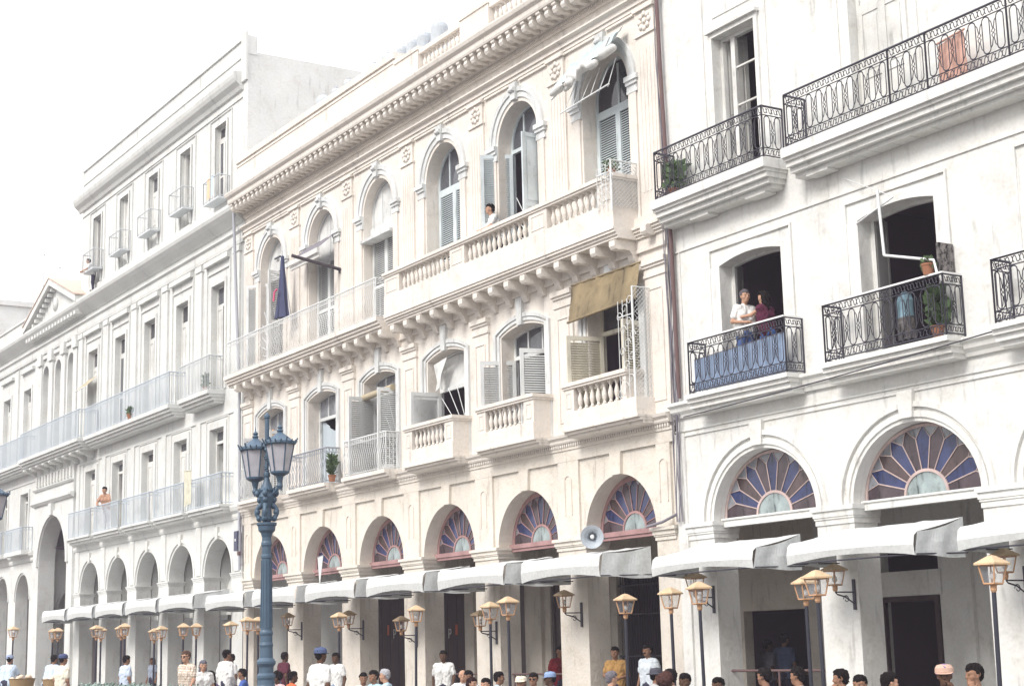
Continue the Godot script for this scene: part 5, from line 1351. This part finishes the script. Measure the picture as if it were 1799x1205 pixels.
	o = thing("hanging_garment", "light blue garment hanging behind the second balcony railing", "clothes", Vector3(-19.0,6.75,.28)); b = MB.new(); b.lathe(Vector3.ZERO, [[.17,.38],[.16,.5],[.17,.66],[.13,.76],[.04,.82],[.0,.83]], 12, false, 1.0, .55); put("blouse", b, "cloth_sky", o); b = MB.new(); b.lathe(Vector3.ZERO, [[.19,.0],[.18,.2],[.16,.38],[.0,.4]], 12, false, 1.0, .6); put("skirt", b, "mottled", o)
	plant("potted_plant", "leafy potted plant at the second balcony corner", Vector3(-18.35,6.68,.25), .75, .16, true, 51)
	plant("potted_plant", "green tuft of grass in a pot on the white balcony rail", Vector3(-18.3,7.69,.42), .28, .12, true, 52)
	plant("potted_plant", "green plants behind the upper railing next to the drainpipe", Vector3(-25.05,10.72,.3), .7, .3, true, 53)
	plant("potted_plant", "small green plant by the wire screen of the cream balcony", Vector3(-26.9,11.63,.5), .35, .2, true, 54)
	plant("potted_plant", "thin dry plant in a basket on an iron balcony", Vector3(-40.95,6.56,.3), .7, .07, true, 55)
	plant("potted_plant", "small green plant on the balcony beside the flag building joint", Vector3(-50.4,10.46,.35), .55, .12, true, 56)
	plant("potted_plant", "dark potted plant on the edge of the long pale balcony", Vector3(-57.2,10.45,.62), .4, .14, true, 57)
	o = thing("hanging_cloth", "pale yellow cloth hung over a railing of the pale building", "cloth", Vector3(-51.6,6.8,.5)); b = MB.new(); cloth_sheet(b, Vector3(-.35,0,0), Vector3(.35,.05,0), Vector3(.33,1.15,0), Vector3(-.33,1.2,0), 8, 8, .02, Vector3(0,0,1), 17); put("cloth", b, "cloth_yellow", o); b = MB.new(); b.tube([Vector3(-.34,1.2,0),Vector3(.34,1.15,0)], .018, 5); put("fold", b, "cloth_yellow", o)
	for q in [[-50.2,17.0,Color(.85,.6,.4)],[-49.85,17.05,Color(.6,.7,.8)]]:
		o = thing("washing", "small washing hung on the topmost wire balcony", "clothes", Vector3(q[0],q[1],.42), "washing on the wire balcony"); b = MB.new(); cloth_sheet(b, Vector3(-.13,.0,0), Vector3(.13,.03,0), Vector3(.13,.7,0), Vector3(-.13,.7,0), 5, 5, .015, Vector3(0,0,1), 19); put("cloth", b, cloth(q[2]), o); b = MB.new(); b.tube([Vector3(-.14,.7,0),Vector3(.14,.7,0)], .012, 4); put("fold", b, cloth(q[2]), o)
	o = thing("window_blind", "striped tan blind propped out from a pale window", "blind", Vector3(left_x(4)-.1,12.9,0)); b = MB.new(); cloth_sheet(b, Vector3(-.62,-.42,.55), Vector3(.62,-.4,.55), Vector3(.6,.1,.02), Vector3(-.6,.1,.02), 8, 5, .012, Vector3(0,.7,.7), 21); put("cloth", b, "canvas_tan", o); b = MB.new(); b.tube([Vector3(-.62,-.42,.55),Vector3(.62,-.4,.55)], .02, 5); put("rod", b, "iron_white", o)
	for q in [[-45.4,8.6,"towel_bright","bright red cloth hung at the window behind the street lamp"],[-45.05,8.55,"cloth_orange","bright orange cloth hung beside the red one behind the street lamp"]]:
		o = thing("hanging_cloth", q[3], "cloth", Vector3(q[0],q[1],.3)); b = MB.new(); cloth_sheet(b, Vector3(-.14,-.5,0), Vector3(.14,-.46,0), Vector3(.12,.0,0), Vector3(-.12,.0,0), 5, 5, .03, Vector3(0,0,1), 23); put("cloth", b, q[2], o); b = MB.new(); b.tube([Vector3(-.15,0,0),Vector3(.15,0,0)], .012, 4); put("line", b, "cable_grey", o)
	o = thing("pennant", "small white pennant hanging before a fanlight of the cream building", "pennant", Vector3(-42.0,4.55,.12)); b = MB.new(); b.tri(Vector3(-.28,0,.0),Vector3(.1,-.85,.12),Vector3(.3,.02,.1)); b.tri(Vector3(-.28,0,-.006),Vector3(.3,.02,.094),Vector3(.1,-.85,.114)); put("cloth", b, "canvas", o); b = MB.new(); b.tube([Vector3(-.3,0,0),Vector3(.32,.02,.1)], .012, 4); put("rod", b, "iron_grey", o)
	# bar counter in the room behind the arcade
	o = thing("bar_counter", "dim bar counter inside the dark room behind the arcade", "counter", Vector3(-28.4,.14,-5.4)); b = MB.new(); b.box(-1.9,0,-.3,1.9,1.0,.25); put("front", b, "door_brown", o); b = MB.new(); b.box(-1.95,1.0,-.36,1.95,1.06,.32); put("top", b, "wood_tan", o)
	o = thing("guard_rail", "rusty guard rail between two white piers", "rail", Vector3(-24.8,.13,-.28)); b = MB.new(); b.tube([Vector3(0,1.22,0),Vector3(3.1,1.22,0)], .025, 6); b.tube([Vector3(0,.7,0),Vector3(3.1,.7,0)], .02, 6); put("rail", b, "rust_pipe", o); b = MB.new(); 
	for x in [.1,1.5,3.0]: b.tube([Vector3(x,0,0),Vector3(x,1.22,0)], .022, 6)
	put("post", b, "rust_pipe", o)
	for i in [1,2]:
		o = thing("guard_rail", "thin rail across the %s arch of the cream building" % ["","second","third"][i], "rail", Vector3(mid_x(i)-1.27,.14,-.3)); b = MB.new(); b.tube([Vector3(0,1.15,0),Vector3(2.54,1.15,0)], .022, 6); put("rail", b, "rust_pipe", o); b = MB.new(); 
		for x in [.1,2.4]: b.tube([Vector3(x,0,0),Vector3(x,1.15,0)], .02, 6)
		put("post", b, "rust_pipe", o)
	# planters with hedge along the terrace
	for i in 3:
		var x: float = [-31.2,-34.0,-36.6][i]
		o = thing("planter_box", "low planter box with a clipped hedge beside the %s" % ["checked shirt man","standing men in white","man in the pale blue shirt"][i], "planter", Vector3(x,gy(x),8.2), "hedge planters on the terrace"); b = MB.new(); b.box(-1.25,0,-.2,1.25,.75,.2); b.box(-1.3,.75,-.24,1.3,.82,.24); put("box", b, "planter_red", o)
		b = MB.new(); var rr := RandomNumberGenerator.new(); rr.seed = 80+i
		for k in 14: leaves(b, Vector3(-1.15+.177*k,.96 + .05*sin(k*2.3),0), Vector3(.16,.15,.18), 60, .08, rr, .2)
		put("hedge", b, "leaf_grey", o).set_meta("kind", "stuff")
	for q in [[-43.2,8.1,"round cafe table with bread baskets near the blue hatted person"],[-40.9,7.9,"round cafe table with a pale cloth beside the capped man"]]:
		o = thing("cafe_table", q[2], "table", Vector3(q[0],gy(q[0]),q[1])); b = MB.new(); b.lathe(Vector3.ZERO, [[.0,.72],[.48,.72],[.5,.74],[.48,.76],[.0,.76]], 18); put("tabletop", b, "wood_dark", o)
		b = MB.new(); b.lathe(Vector3.ZERO, [[.25,0],[.25,.03],[.04,.06],[.035,.72]], 10); put("leg", b, "iron", o)
	for k in 2:
		var q = [[-43.2,8.1],[-40.9,7.9]][k]
		o = thing("bread_basket", "wicker basket heaped with pale rolls on the %s cafe table" % ["outer","inner"][k], "basket", Vector3(q[0],gy(q[0])+.76,q[1])); b = MB.new(); b.lathe(Vector3.ZERO, [[.0,0],[.24,.0],[.33,.42],[.35,.44],[.3,.43],[.22,.05],[0,.04]], 14); put("basket", b, "wood_tan", o)
		for j in 9: b = MB.new(); b.ball(Vector3(cos(j*2.4)*.05*sqrt(j)*2,.42+.03*(j%3),sin(j*2.4)*.05*sqrt(j)*2), Vector3(.09,.06,.07), 8, 5); put("bread_roll", b, "bread", o)
func chair(x: float, z: float, turn: float, who: String):
	var o = thing("cafe_chair", "cafe chair under the " + " ".join(who.replace("seated ", "").replace(",", "").split(" ").slice(0, 11)), "chair", Vector3(x,gy(x),z), "cafe chairs of the terrace", deg_to_rad(turn))
	var b := MB.new(); b.box(-.21,.42,-.2,.21,.445,.21); put("seat", b, "wood_dark", o)
	b = MB.new(); b.box(-.19,.6,-.25,.19,.8,-.23); put("backrest", b, "wood_dark", o)
	for s in [[-.18,-.18],[.18,-.18],[-.18,.18],[.18,.18]]: b = MB.new(); b.tube([Vector3(s[0],0,s[1]),Vector3(s[0],.43,s[1])], .012, 5); put("leg", b, "iron", o)
	b = MB.new()
	for s in [-.18,.18]: b.tube([Vector3(s,.43,-.19),Vector3(s,.8,-.24)], .012, 5)
	put("back_frame", b, "iron", o)
func people():
	var D := Vector3(0,0,0)
	poses["stand"] = make_pose({"el":Vector3(-.25,.22,-.03),"er":Vector3(.25,.22,-.03),"hl":Vector3(-.27,-.02,.06),"hr":Vector3(.27,-.02,.06)})
	poses["walk"] = make_pose({"el":Vector3(-.26,.22,-.1),"er":Vector3(.25,.23,.06),"hl":Vector3(-.27,.0,-.06),"hr":Vector3(.24,.03,.2),"stride":.22,"lean":.04})
	poses["rest"] = make_pose({"el":Vector3(-.27,.24,.02),"er":Vector3(.27,.24,.02),"hl":Vector3(-.12,.2,.24),"hr":Vector3(.14,.17,.25),"lean":.05})
	poses["long"] = make_pose({"el":Vector3(-.25,.22,-.03),"er":Vector3(.25,.22,-.03),"hl":Vector3(-.2,.0,.16),"hr":Vector3(.27,-.02,.06),"long":true})
	poses["sit"] = make_pose({"seat":true,"lean":.12,"el":Vector3(-.26,.24,.14),"er":Vector3(.26,.24,.14),"hl":Vector3(-.1,.28,.36),"hr":Vector3(.12,.27,.36)})
	poses["face"] = make_pose({"seat":true,"lean":.16,"el":Vector3(-.24,.27,.24),"er":Vector3(.22,.3,.27),"hl":Vector3(-.1,.28,.42),"hr":Vector3(.1,.54,.22)})
	poses["lean"] = make_pose({"lean":.35,"el":Vector3(-.28,.2,.3),"er":Vector3(.28,.2,.3),"hl":Vector3(-.14,.13,.5),"hr":Vector3(.14,.13,.5)})
	poses["reach"] = make_pose({"lean":.05,"el":Vector3(-.2,.4,.2),"er":Vector3(.2,.38,.22),"hl":Vector3(-.16,.5,.46),"hr":Vector3(.12,.4,.48),"sleeve":.08})
	var W := Color(.78,.78,.76); var LB := Color(.5,.62,.72)
	var SIT := [
		["seated man with dark hair resting his cheek on his hand",-16.4,1.47,4.5,"face",-60,Color(.6,.6,.6),1,[["short"]]],
		["seated dark haired man with his face just above the frame",-15.63,1.41,5,"sit",20,Color(.3,.35,.45),1,[["short"]]],
		["seated person with smooth black hair seen from behind",-14.79,1.45,5.5,"sit",160,Color(.3,.3,.33),0,[["short"]]],
		["seated person in a striped purple and orange scarf hat, arm raised",-14.7,1.52,4.5,"face",40,Color(.7,.72,.75),2,[["cap",Color(.55,.38,.3)],["short",Color(.2,.14,.32)]]],
		["seated dark haired person in a light patterned shirt, hand at mouth",-14.07,1.53,4.5,"face",-20,Color(.62,.72,.74),1,[["short"]]],
		["seated person in a dark grey brimmed hat",-22.85,1.46,3,"sit",150,Color(.5,.5,.5),1,[["hat",Color(.08,.08,.1)],["short"]]],
		["seated person with a large brown afro seen from behind",-19.93,1.41,5,"sit",170,Color(.25,.22,.22),2,[["afro",Color(.07,.035,.03)]]],
		["seated man with a dark beard line behind a slim lamp post",-20.85,1.47,4,"sit",-70,W,1,[["short"]]],
		["seated man with very dark skin and receding hair facing out",-19.9,1.42,4.5,"sit",25,Color(.45,.42,.4),2,[["short"]]],
		["seated person whose black hair just shows before the white pier",-19.08,1.36,4.5,"sit",10,Color(.4,.4,.42),2,[["short"]]],
		["seated young man in a bright blue shirt, face in profile",-18.59,1.48,4,"sit",-75,Color(.07,.12,.42),1,[["short"]]],
		["seated man with moustache in a white shirt, in profile",-17.86,1.49,4,"sit",-70,W,1,[["short"],["moustache"]]],
		["seated pale balding man turned towards a friend",-30.11,1.45,2.5,"sit",60,W,0,[["bald"]]],
		["seated dark haired man beside the balding man",-28.93,1.44,3,"sit",30,Color(.55,.58,.62),1,[["short"]]],
		["seated person with dark brown hair, head bent low",-27.36,1.33,4,"sit",120,Color(.6,.55,.5),0,[["long",Color(.03,.015,.015)]]],
		["seated young man with black fringe, only his face showing",-26.23,1.33,4.2,"sit",20,Color(.35,.35,.4),0,[["short"]]],
		["seated person in pale blue with black hair from behind",-28.02,1.41,3,"sit",150,LB,1,[["short"]]],
		["seated person in a cream cap before the cream pier",-25.38,1.36,4,"sit",40,Color(.5,.5,.5),1,[["cap",Color(.75,.68,.55)],["short"]]],
		["seated man in dark sunglasses",-26.21,1.4,3.2,"sit",40,W,1,[["short"],["glasses"]]],
		["seated man in a blue and white cap",-25.22,1.42,3.4,"sit",-25,Color(.15,.25,.55),2,[["cap",Color(.25,.35,.55)],["short"]]],
		["seated grey haired man seen from behind",-23.03,1.43,3.8,"sit",175,W,0,[["short",Color(.16,.15,.17)]]],
		["seated man in a blue shirt bending over a table",-38.15,1.53,4,"sit",-30,Color(.08,.14,.4),1,[["short"]]],
		["seated woman in pink beside the orange shirt",-36.09,1.43,4,"sit",10,Color(.75,.5,.5),2,[["afro"]]],
		["seated person in a bright orange shirt seen from behind",-34.27,1.47,4.6,"sit",170,Color(.75,.16,.07),2,[["short"]]],
		["seated man in a white shirt bending to his right",-31.78,1.43,4,"sit",70,W,1,[["short"]]],
		["seated man in a light blue shirt next to a grey haired one",-30.71,1.48,4.2,"sit",10,Color(.45,.66,.75),1,[["short"]]],
		["seated grey haired person in a pale blue shirt",-30.17,1.5,4.2,"sit",-40,Color(.5,.66,.75),0,[["short",Color(.4,.4,.42)]]],
		["seated dark haired person beside the grey haired woman",-36.47,1.51,5.5,"sit",-50,Color(.2,.15,.3),1,[["long"]]]]
	for q in SIT:
		person(q[0], q[4], Vector3(q[1],gy(q[1]),q[3]), q[2]-gy(q[1]), q[5], q[6], q[7], q[8], Color(.06,.06,.09), "customers seated on the terrace"); chair(q[1], q[3], q[5], q[0])
	var ST := [
		["standing man with moustache in a pale shirt before the iron gate",-27.2,1.87,-.2,"stand",15,Color(.66,.72,.78),1,[["short"],["moustache"]]],
		["standing man in a mustard yellow shirt leaning at the pier",-28.48,1.84,-.3,"rest",35,Color(.44,.26,.1),1,[["short"]]],
		["man in a dark red shirt half hidden by a cream pier",-31.84,1.89,-1.1,"stand",70,Color(.2,.02,.028),1,[["short"]]],
		["walking man in a white open necked shirt beside dark doors",-32.68,1.85,1.5,"walk",50,W,2,[["short"]]],
		["man with his back turned in a white shirt and blue cap",-26.3,1.95,7.6,"stand",195,W,2,[["cap",Color(.09,.12,.22)],["short"]],Color(.1,.1,.12)],
		["very dark skinned man in a white shirt behind a lamp post",-35.54,1.86,2.8,"stand",20,W,2,[["short"]],Color(.2,.28,.4)],
		["man in a dark maroon shirt walking into the arcade",-40.42,1.91,2,"walk",190,Color(.1,.03,.045),2,[["short"]]],
		["man in a long sleeved white shirt seen from behind",-38.99,2.0,4.2,"long",200,W,1,[["short"]]],
		["person glimpsed behind the man in long white sleeves",-42.73,1.9,2.5,"stand",0,Color(.7,.7,.7),2,[["short"]]],
		["man in a brown checked shirt and sunglasses walking forward",-34.78,1.98,6.8,"walk",25,Color(.8,.76,.68),0,[["short",Color(.1,.06,.045)],["glasses"]],Color(.12,.03,.05)],
		["grey haired woman in white turning her head away",-35.4,1.76,6.2,"stand",80,W,0,[["long",Color(.14,.14,.17)]]],
		["man in a pale blue shirt with his back turned before the arcade",-43.64,1.93,5.2,"stand",190,Color(.55,.63,.75),1,[["short"]]],
		["person standing inside the pale arcade",-57.46,1.85,-.5,"stand",20,Color(.35,.4,.5),1,[["long",Color(.08,.04,.03)]]],
		["man in a cream shirt and blue cap with his back turned",-40.06,1.99,8,"stand",200,Color(.78,.74,.62),1,[["cap",Color(.08,.1,.2)],["short"]],Color(.09,.08,.07)],
		["person in pale blue leaning over a table by the cream shirted man",-48.07,2.0,6,"lean",215,Color(.55,.65,.76),1,[["short"]]],
		["blue hatted person in pale blue leaning at the far table",-48.94,2.03,7,"lean",230,Color(.55,.65,.76),1,[["cap",Color(.3,.36,.5)],["short"]]]]
	for q in ST:
		person(q[0], q[4], Vector3(q[1],gy(q[1]),q[3]), q[2]-gy(q[1]), q[5], q[6], q[7], q[8], q[9] if q.size() > 9 else Color(.05,.05,.08), "", "check_tex" if "checked" in q[0] else "cloth_tex")
	for q in [["barman in a dark blue shirt with his back turned inside the bar",-28.06,2.04,-4.6,"stand",200,Color(.12,.17,.3),1],["customer in grey beside the barman inside the dark bar",-28.35,1.92,-4.35,"stand",170,Color(.2,.2,.24),2],["dim figure in brown deep inside the dark bar",-30.0,1.85,-4.9,"stand",20,Color(.2,.12,.06),1]]:
		person(q[0], q[4], Vector3(q[1],.14,q[3]), q[2]-.14, q[5], q[6], q[7], [["short"]])
	# people on the balconies
	person("grey haired man in a white shirt standing on the iron balcony", "rest", Vector3(-23.27,6.63,.15), 1.82, 82, W, 0, [["short",Color(.1,.09,.1)]], Color(.12,.2,.45))
	person("dark haired woman facing the man on the iron balcony", "reach", Vector3(-22.68,6.63,.1), 1.7, -78, Color(.1,.025,.05), 0, [["long"]], Color(.1,.2,.5))
	person("dark haired woman in white leaning over the stone balustrade", "lean", Vector3(-32.15,10.62,.05), 1.75, -20, W, 0, [["short"]])
	person("shirtless man leaning over the railing of the pale building", "lean", Vector3(-61.3,6.63,.05), 1.72, 40, Color(0,0,0,0), 0, [["short"]], Color(.7,.7,.72))
	person("person in white on the topmost balcony of the pale building", "lean", Vector3(-63.6,16.55,.1), 1.35, -20, W, 0, [["short"]])
func materials():
	M["plain_tex"] = tex(noise_img(71, 64, .2, 2, .92, 1.0)); M["cloth_tex"] = tex(noise_img(72, 128, .12, 3, .9, 1.0))
	var pl := plaster_tex(11, 512, .2, .06); var pl2 := plaster_tex(21, 512, .18, .065); var pl3 := plaster_tex(31, 512, .35, .08)
	var gl := plaster_tex(91, 256, .7, .2)
	var nm := noise_img(41, 512, .08, 4, 0, 1); nm.bump_map_to_normal_map(2.0); var nt := tex(nm)
	mat("white", Color(.78,.79,.775), .92, pl2, .17, nt, .25)
	mat("cream", Color(.8,.76,.71), .92, pl, .19, nt, .25)
	mat("stone_mid", Color(.74,.7,.635), .95, pl2, .23, nt, .4)
	mat("pale", Color(.73,.75,.74), .92, pl, .15, nt, .2)
	mat("trim_white", Color(.74,.77,.78), .8, pl3, .3); mat("trim_blue", Color(.66,.74,.78), .75, pl3, .3)
	mat("white_paint", Color(.74,.75,.73), .7, pl3, .3); mat("wood_cream", Color(.72,.69,.58), .7, pl3, .35)
	mat("board_white", Color(.74,.76,.76), .8, pl3, .4)
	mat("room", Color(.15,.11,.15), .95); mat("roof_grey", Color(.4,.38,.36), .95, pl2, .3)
	mat("pink_wood", Color(.42,.25,.25), .7, pl3, .6); mat("muntin_pale", Color(.6,.47,.45), .7, pl3, .6)
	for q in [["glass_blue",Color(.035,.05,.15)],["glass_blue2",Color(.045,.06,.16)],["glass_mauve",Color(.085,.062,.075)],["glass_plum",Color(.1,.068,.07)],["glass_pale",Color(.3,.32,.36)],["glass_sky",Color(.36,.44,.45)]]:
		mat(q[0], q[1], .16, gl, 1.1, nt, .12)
	for q in [["glass_dull",Color(.12,.13,.15),.55],["glass_dark",Color(.04,.04,.05),.5]]:
		var g = mat(q[0], q[1], .05); g.transparency = BaseMaterial3D.TRANSPARENCY_ALPHA; g.albedo_color.a = q[2]
	mat("iron", Color(.035,.034,.05), .55); mat("iron_white", Color(.68,.7,.7), .6); mat("iron_grey", Color(.3,.32,.36), .6); mat("iron_blue", Color(.48,.54,.6), .6); mat("iron_pale", Color(.55,.58,.6), .6)
	mat("rail_white", Color(.72,.72,.72), .6)
	mat("canvas", Color(.64,.66,.65), .9, M["cloth_tex"], .7); mat("canvas_grey", Color(.64,.67,.67), .9, M["cloth_tex"], .7); mat("canvas_yellow", Color(.34,.27,.16), .9, gl, .5); mat("canvas_blue", Color(.5,.6,.64), .9, pl2, 1.1); mat("canvas_white", Color(.7,.71,.7), .9, pl2, 1.2); mat("canvas_tan", Color(.48,.42,.3), .9, pl2, 1.0); mat("canvas_grey_dark", Color(.2,.19,.22), .9, pl2, 1.0)
	for k in ["canvas","canvas_grey"]: M[k].backlight_enabled = true; M[k].backlight = Color(.34,.35,.35)
	mat("orange", Color(.52,.3,.16), .5); mat("lamp_roof", Color(.64,.48,.3), .6, pl3, 1.0); mat("bulb", Color(.8,.8,.78), .3); mat("post_blue", Color(.018,.02,.034), .5)
	var lg = mat("lamp_glass", Color(.35,.38,.44), .06); lg.transparency = BaseMaterial3D.TRANSPARENCY_ALPHA; lg.albedo_color.a = .16; lg.cull_mode = BaseMaterial3D.CULL_DISABLED
	mat("lamp_milk", Color(.5,.5,.55), .35, pl3, .8)
	mat("lamp_blue", Color(.058,.11,.17), .5, pl2, 1.2, nt, .5)
	mat("speaker_grey", Color(.36,.4,.44), .45)
	mat("door_grey", Color(.15,.125,.13), .8, pl2, .6); mat("door_grey2", Color(.13,.105,.11), .8, pl2, .7); mat("door_brown", Color(.055,.03,.033), .7, pl2, .6); mat("door_brown2", Color(.045,.026,.03), .7, pl2, .7)
	mat("paint_white", Color(.5,.5,.5), .8); mat("paint_orange", Color(.5,.1,.04), .8)
	mat("flag_blue", Color(.055,.065,.13), .9); mat("flag_pink", Color(.65,.12,.22), .9); mat("wood_dark", Color(.06,.05,.06), .8); mat("wood_tan", Color(.35,.24,.12), .8, pl2, 1.0)
	mat("rust_pipe", Color(.16,.1,.1), .8, pl2, 1.0); mat("cable_grey", Color(.2,.19,.22), .8); mat("pipe_grey", Color(.38,.4,.44), .7); mat("meter_dark", Color(.06,.07,.12), .6)
	mat("tank_grey", Color(.5,.55,.6), .6, pl2, .8); mat("tile_pale", Color(.62,.5,.42), .9, pl2, .6)
	mat("sheet_blue", Color(.3,.4,.58), .9, pl3, .8); mat("towel_bright", Color(.55,.06,.08), .9); mat("cloth_orange", Color(.65,.25,.05), .9); mat("towel_red", Color(.76,.47,.39), .95, pl3, .9); mat("mottled", Color(.3,.28,.28), .95, plaster_tex(61,256,1.2,.9), 2.2); mat("cloth_sky", Color(.22,.36,.45), .9, pl3, 1.0); mat("cloth_yellow", Color(.7,.69,.56), .9, pl3, .9); mat("cloth_blue_grey", Color(.42,.48,.52), .9)
	mat("leaf", Color(.075,.13,.05), .7); mat("leaf_dark", Color(.04,.07,.03), .8); mat("leaf_grey", Color(.22,.3,.26), .8); mat("clay", Color(.3,.13,.07), .85); mat("planter_red", Color(.35,.2,.19), .9, pl2, .5); mat("bread", Color(.65,.52,.4), .9)
	mat("asphalt", Color(.06,.06,.06), .95, pl2, .3); mat("paving", Color(.19,.18,.17), .95, pl2, .25); mat("kerb", Color(.4,.39,.37), .9, pl2, .3)
	var ck := Image.create(64, 64, true, Image.FORMAT_RGB8)
	for y in 64:
		for x in 64:
			var s := 0
			if x % 8 < 2: s += 1
			if y % 8 < 2: s += 1
			ck.set_pixel(x, y, [Color(1,1,1),Color(.62,.5,.4),Color(.4,.3,.24)][s])
	M["check_tex"] = tex(ck)
func _ready():
	rng.seed = 7
	var cam := Camera3D.new(); cam.name = "camera"; add_child(cam)
	cam.position = Vector3(0, 1.85, 20); cam.rotation = Vector3(.18635, 1.00971, -.02461); cam.fov = 23.83; cam.far = 500; cam.current = true
	var env := Environment.new(); env.background_mode = Environment.BG_SKY
	var sm := ProceduralSkyMaterial.new(); sm.sky_top_color = Color(.965,.965,1.0); sm.sky_horizon_color = Color(.745,.74,.715); sm.sky_curve = .6; sm.ground_bottom_color = Color(.35,.34,.32); sm.ground_horizon_color = Color(.8,.79,.77); sm.sky_energy_multiplier = 1.1
	var sky := Sky.new(); sky.sky_material = sm; env.sky = sky
	env.tonemap_mode = Environment.TONE_MAPPER_LINEAR; env.tonemap_exposure = 2.12; env.fog_enabled = true; env.fog_density = .001; env.fog_light_color = Color(.93,.9,.96); env.background_energy_multiplier = 1.0
	env.sdfgi_enabled = true; env.ssao_enabled = true; env.ssil_enabled = true
	var we := WorldEnvironment.new(); we.name = "environment"; we.environment = env; add_child(we)
	var sun := DirectionalLight3D.new(); sun.name = "sun"; sun.light_energy = .5; sun.light_angular_distance = 20.0; sun.light_color = Color(1,.98,.955); sun.shadow_enabled = true
	add_child(sun); sun.rotation = Vector3(deg_to_rad(-42), deg_to_rad(12), 0)
	materials()
	# ground
	var b := MB.new(); b.quad(Vector3(-300,-.02,300),Vector3(300,-.02,300),Vector3(300,-.02,-300),Vector3(-300,-.02,-300)); struct("ground", b, "asphalt")
	b = MB.new(); b.quad(Vector3(-28,.13,11),Vector3(20,.13,11),Vector3(20,.13,-9),Vector3(-28,.13,-9)); b.quad(Vector3(-96,gy(-96),11),Vector3(-28,.13,11),Vector3(-28,.13,-9),Vector3(-96,gy(-96),-9)); struct("pavement", b, "paving")
	b = MB.new(); b.quad(Vector3(-96,-.02,11.15),Vector3(20,-.02,11.15),Vector3(20,.14,11.15),Vector3(-28,.14,11.15)); b.quad(Vector3(-28,.14,11.15),Vector3(20,.14,11.15),Vector3(20,.14,11),Vector3(-28,.14,11)); b.tri(Vector3(-96,-.02,11.15),Vector3(-28,.14,11.15),Vector3(-96,gy(-96)+.01,11.15)); b.quad(Vector3(-96,gy(-96)+.01,11.15),Vector3(-28,.14,11.15),Vector3(-28,.14,11),Vector3(-96,gy(-96)+.01,11)); struct("kerb", b, "kerb")
	right_building(); middle_building(); left_building(); far_building()
	things()
	people()
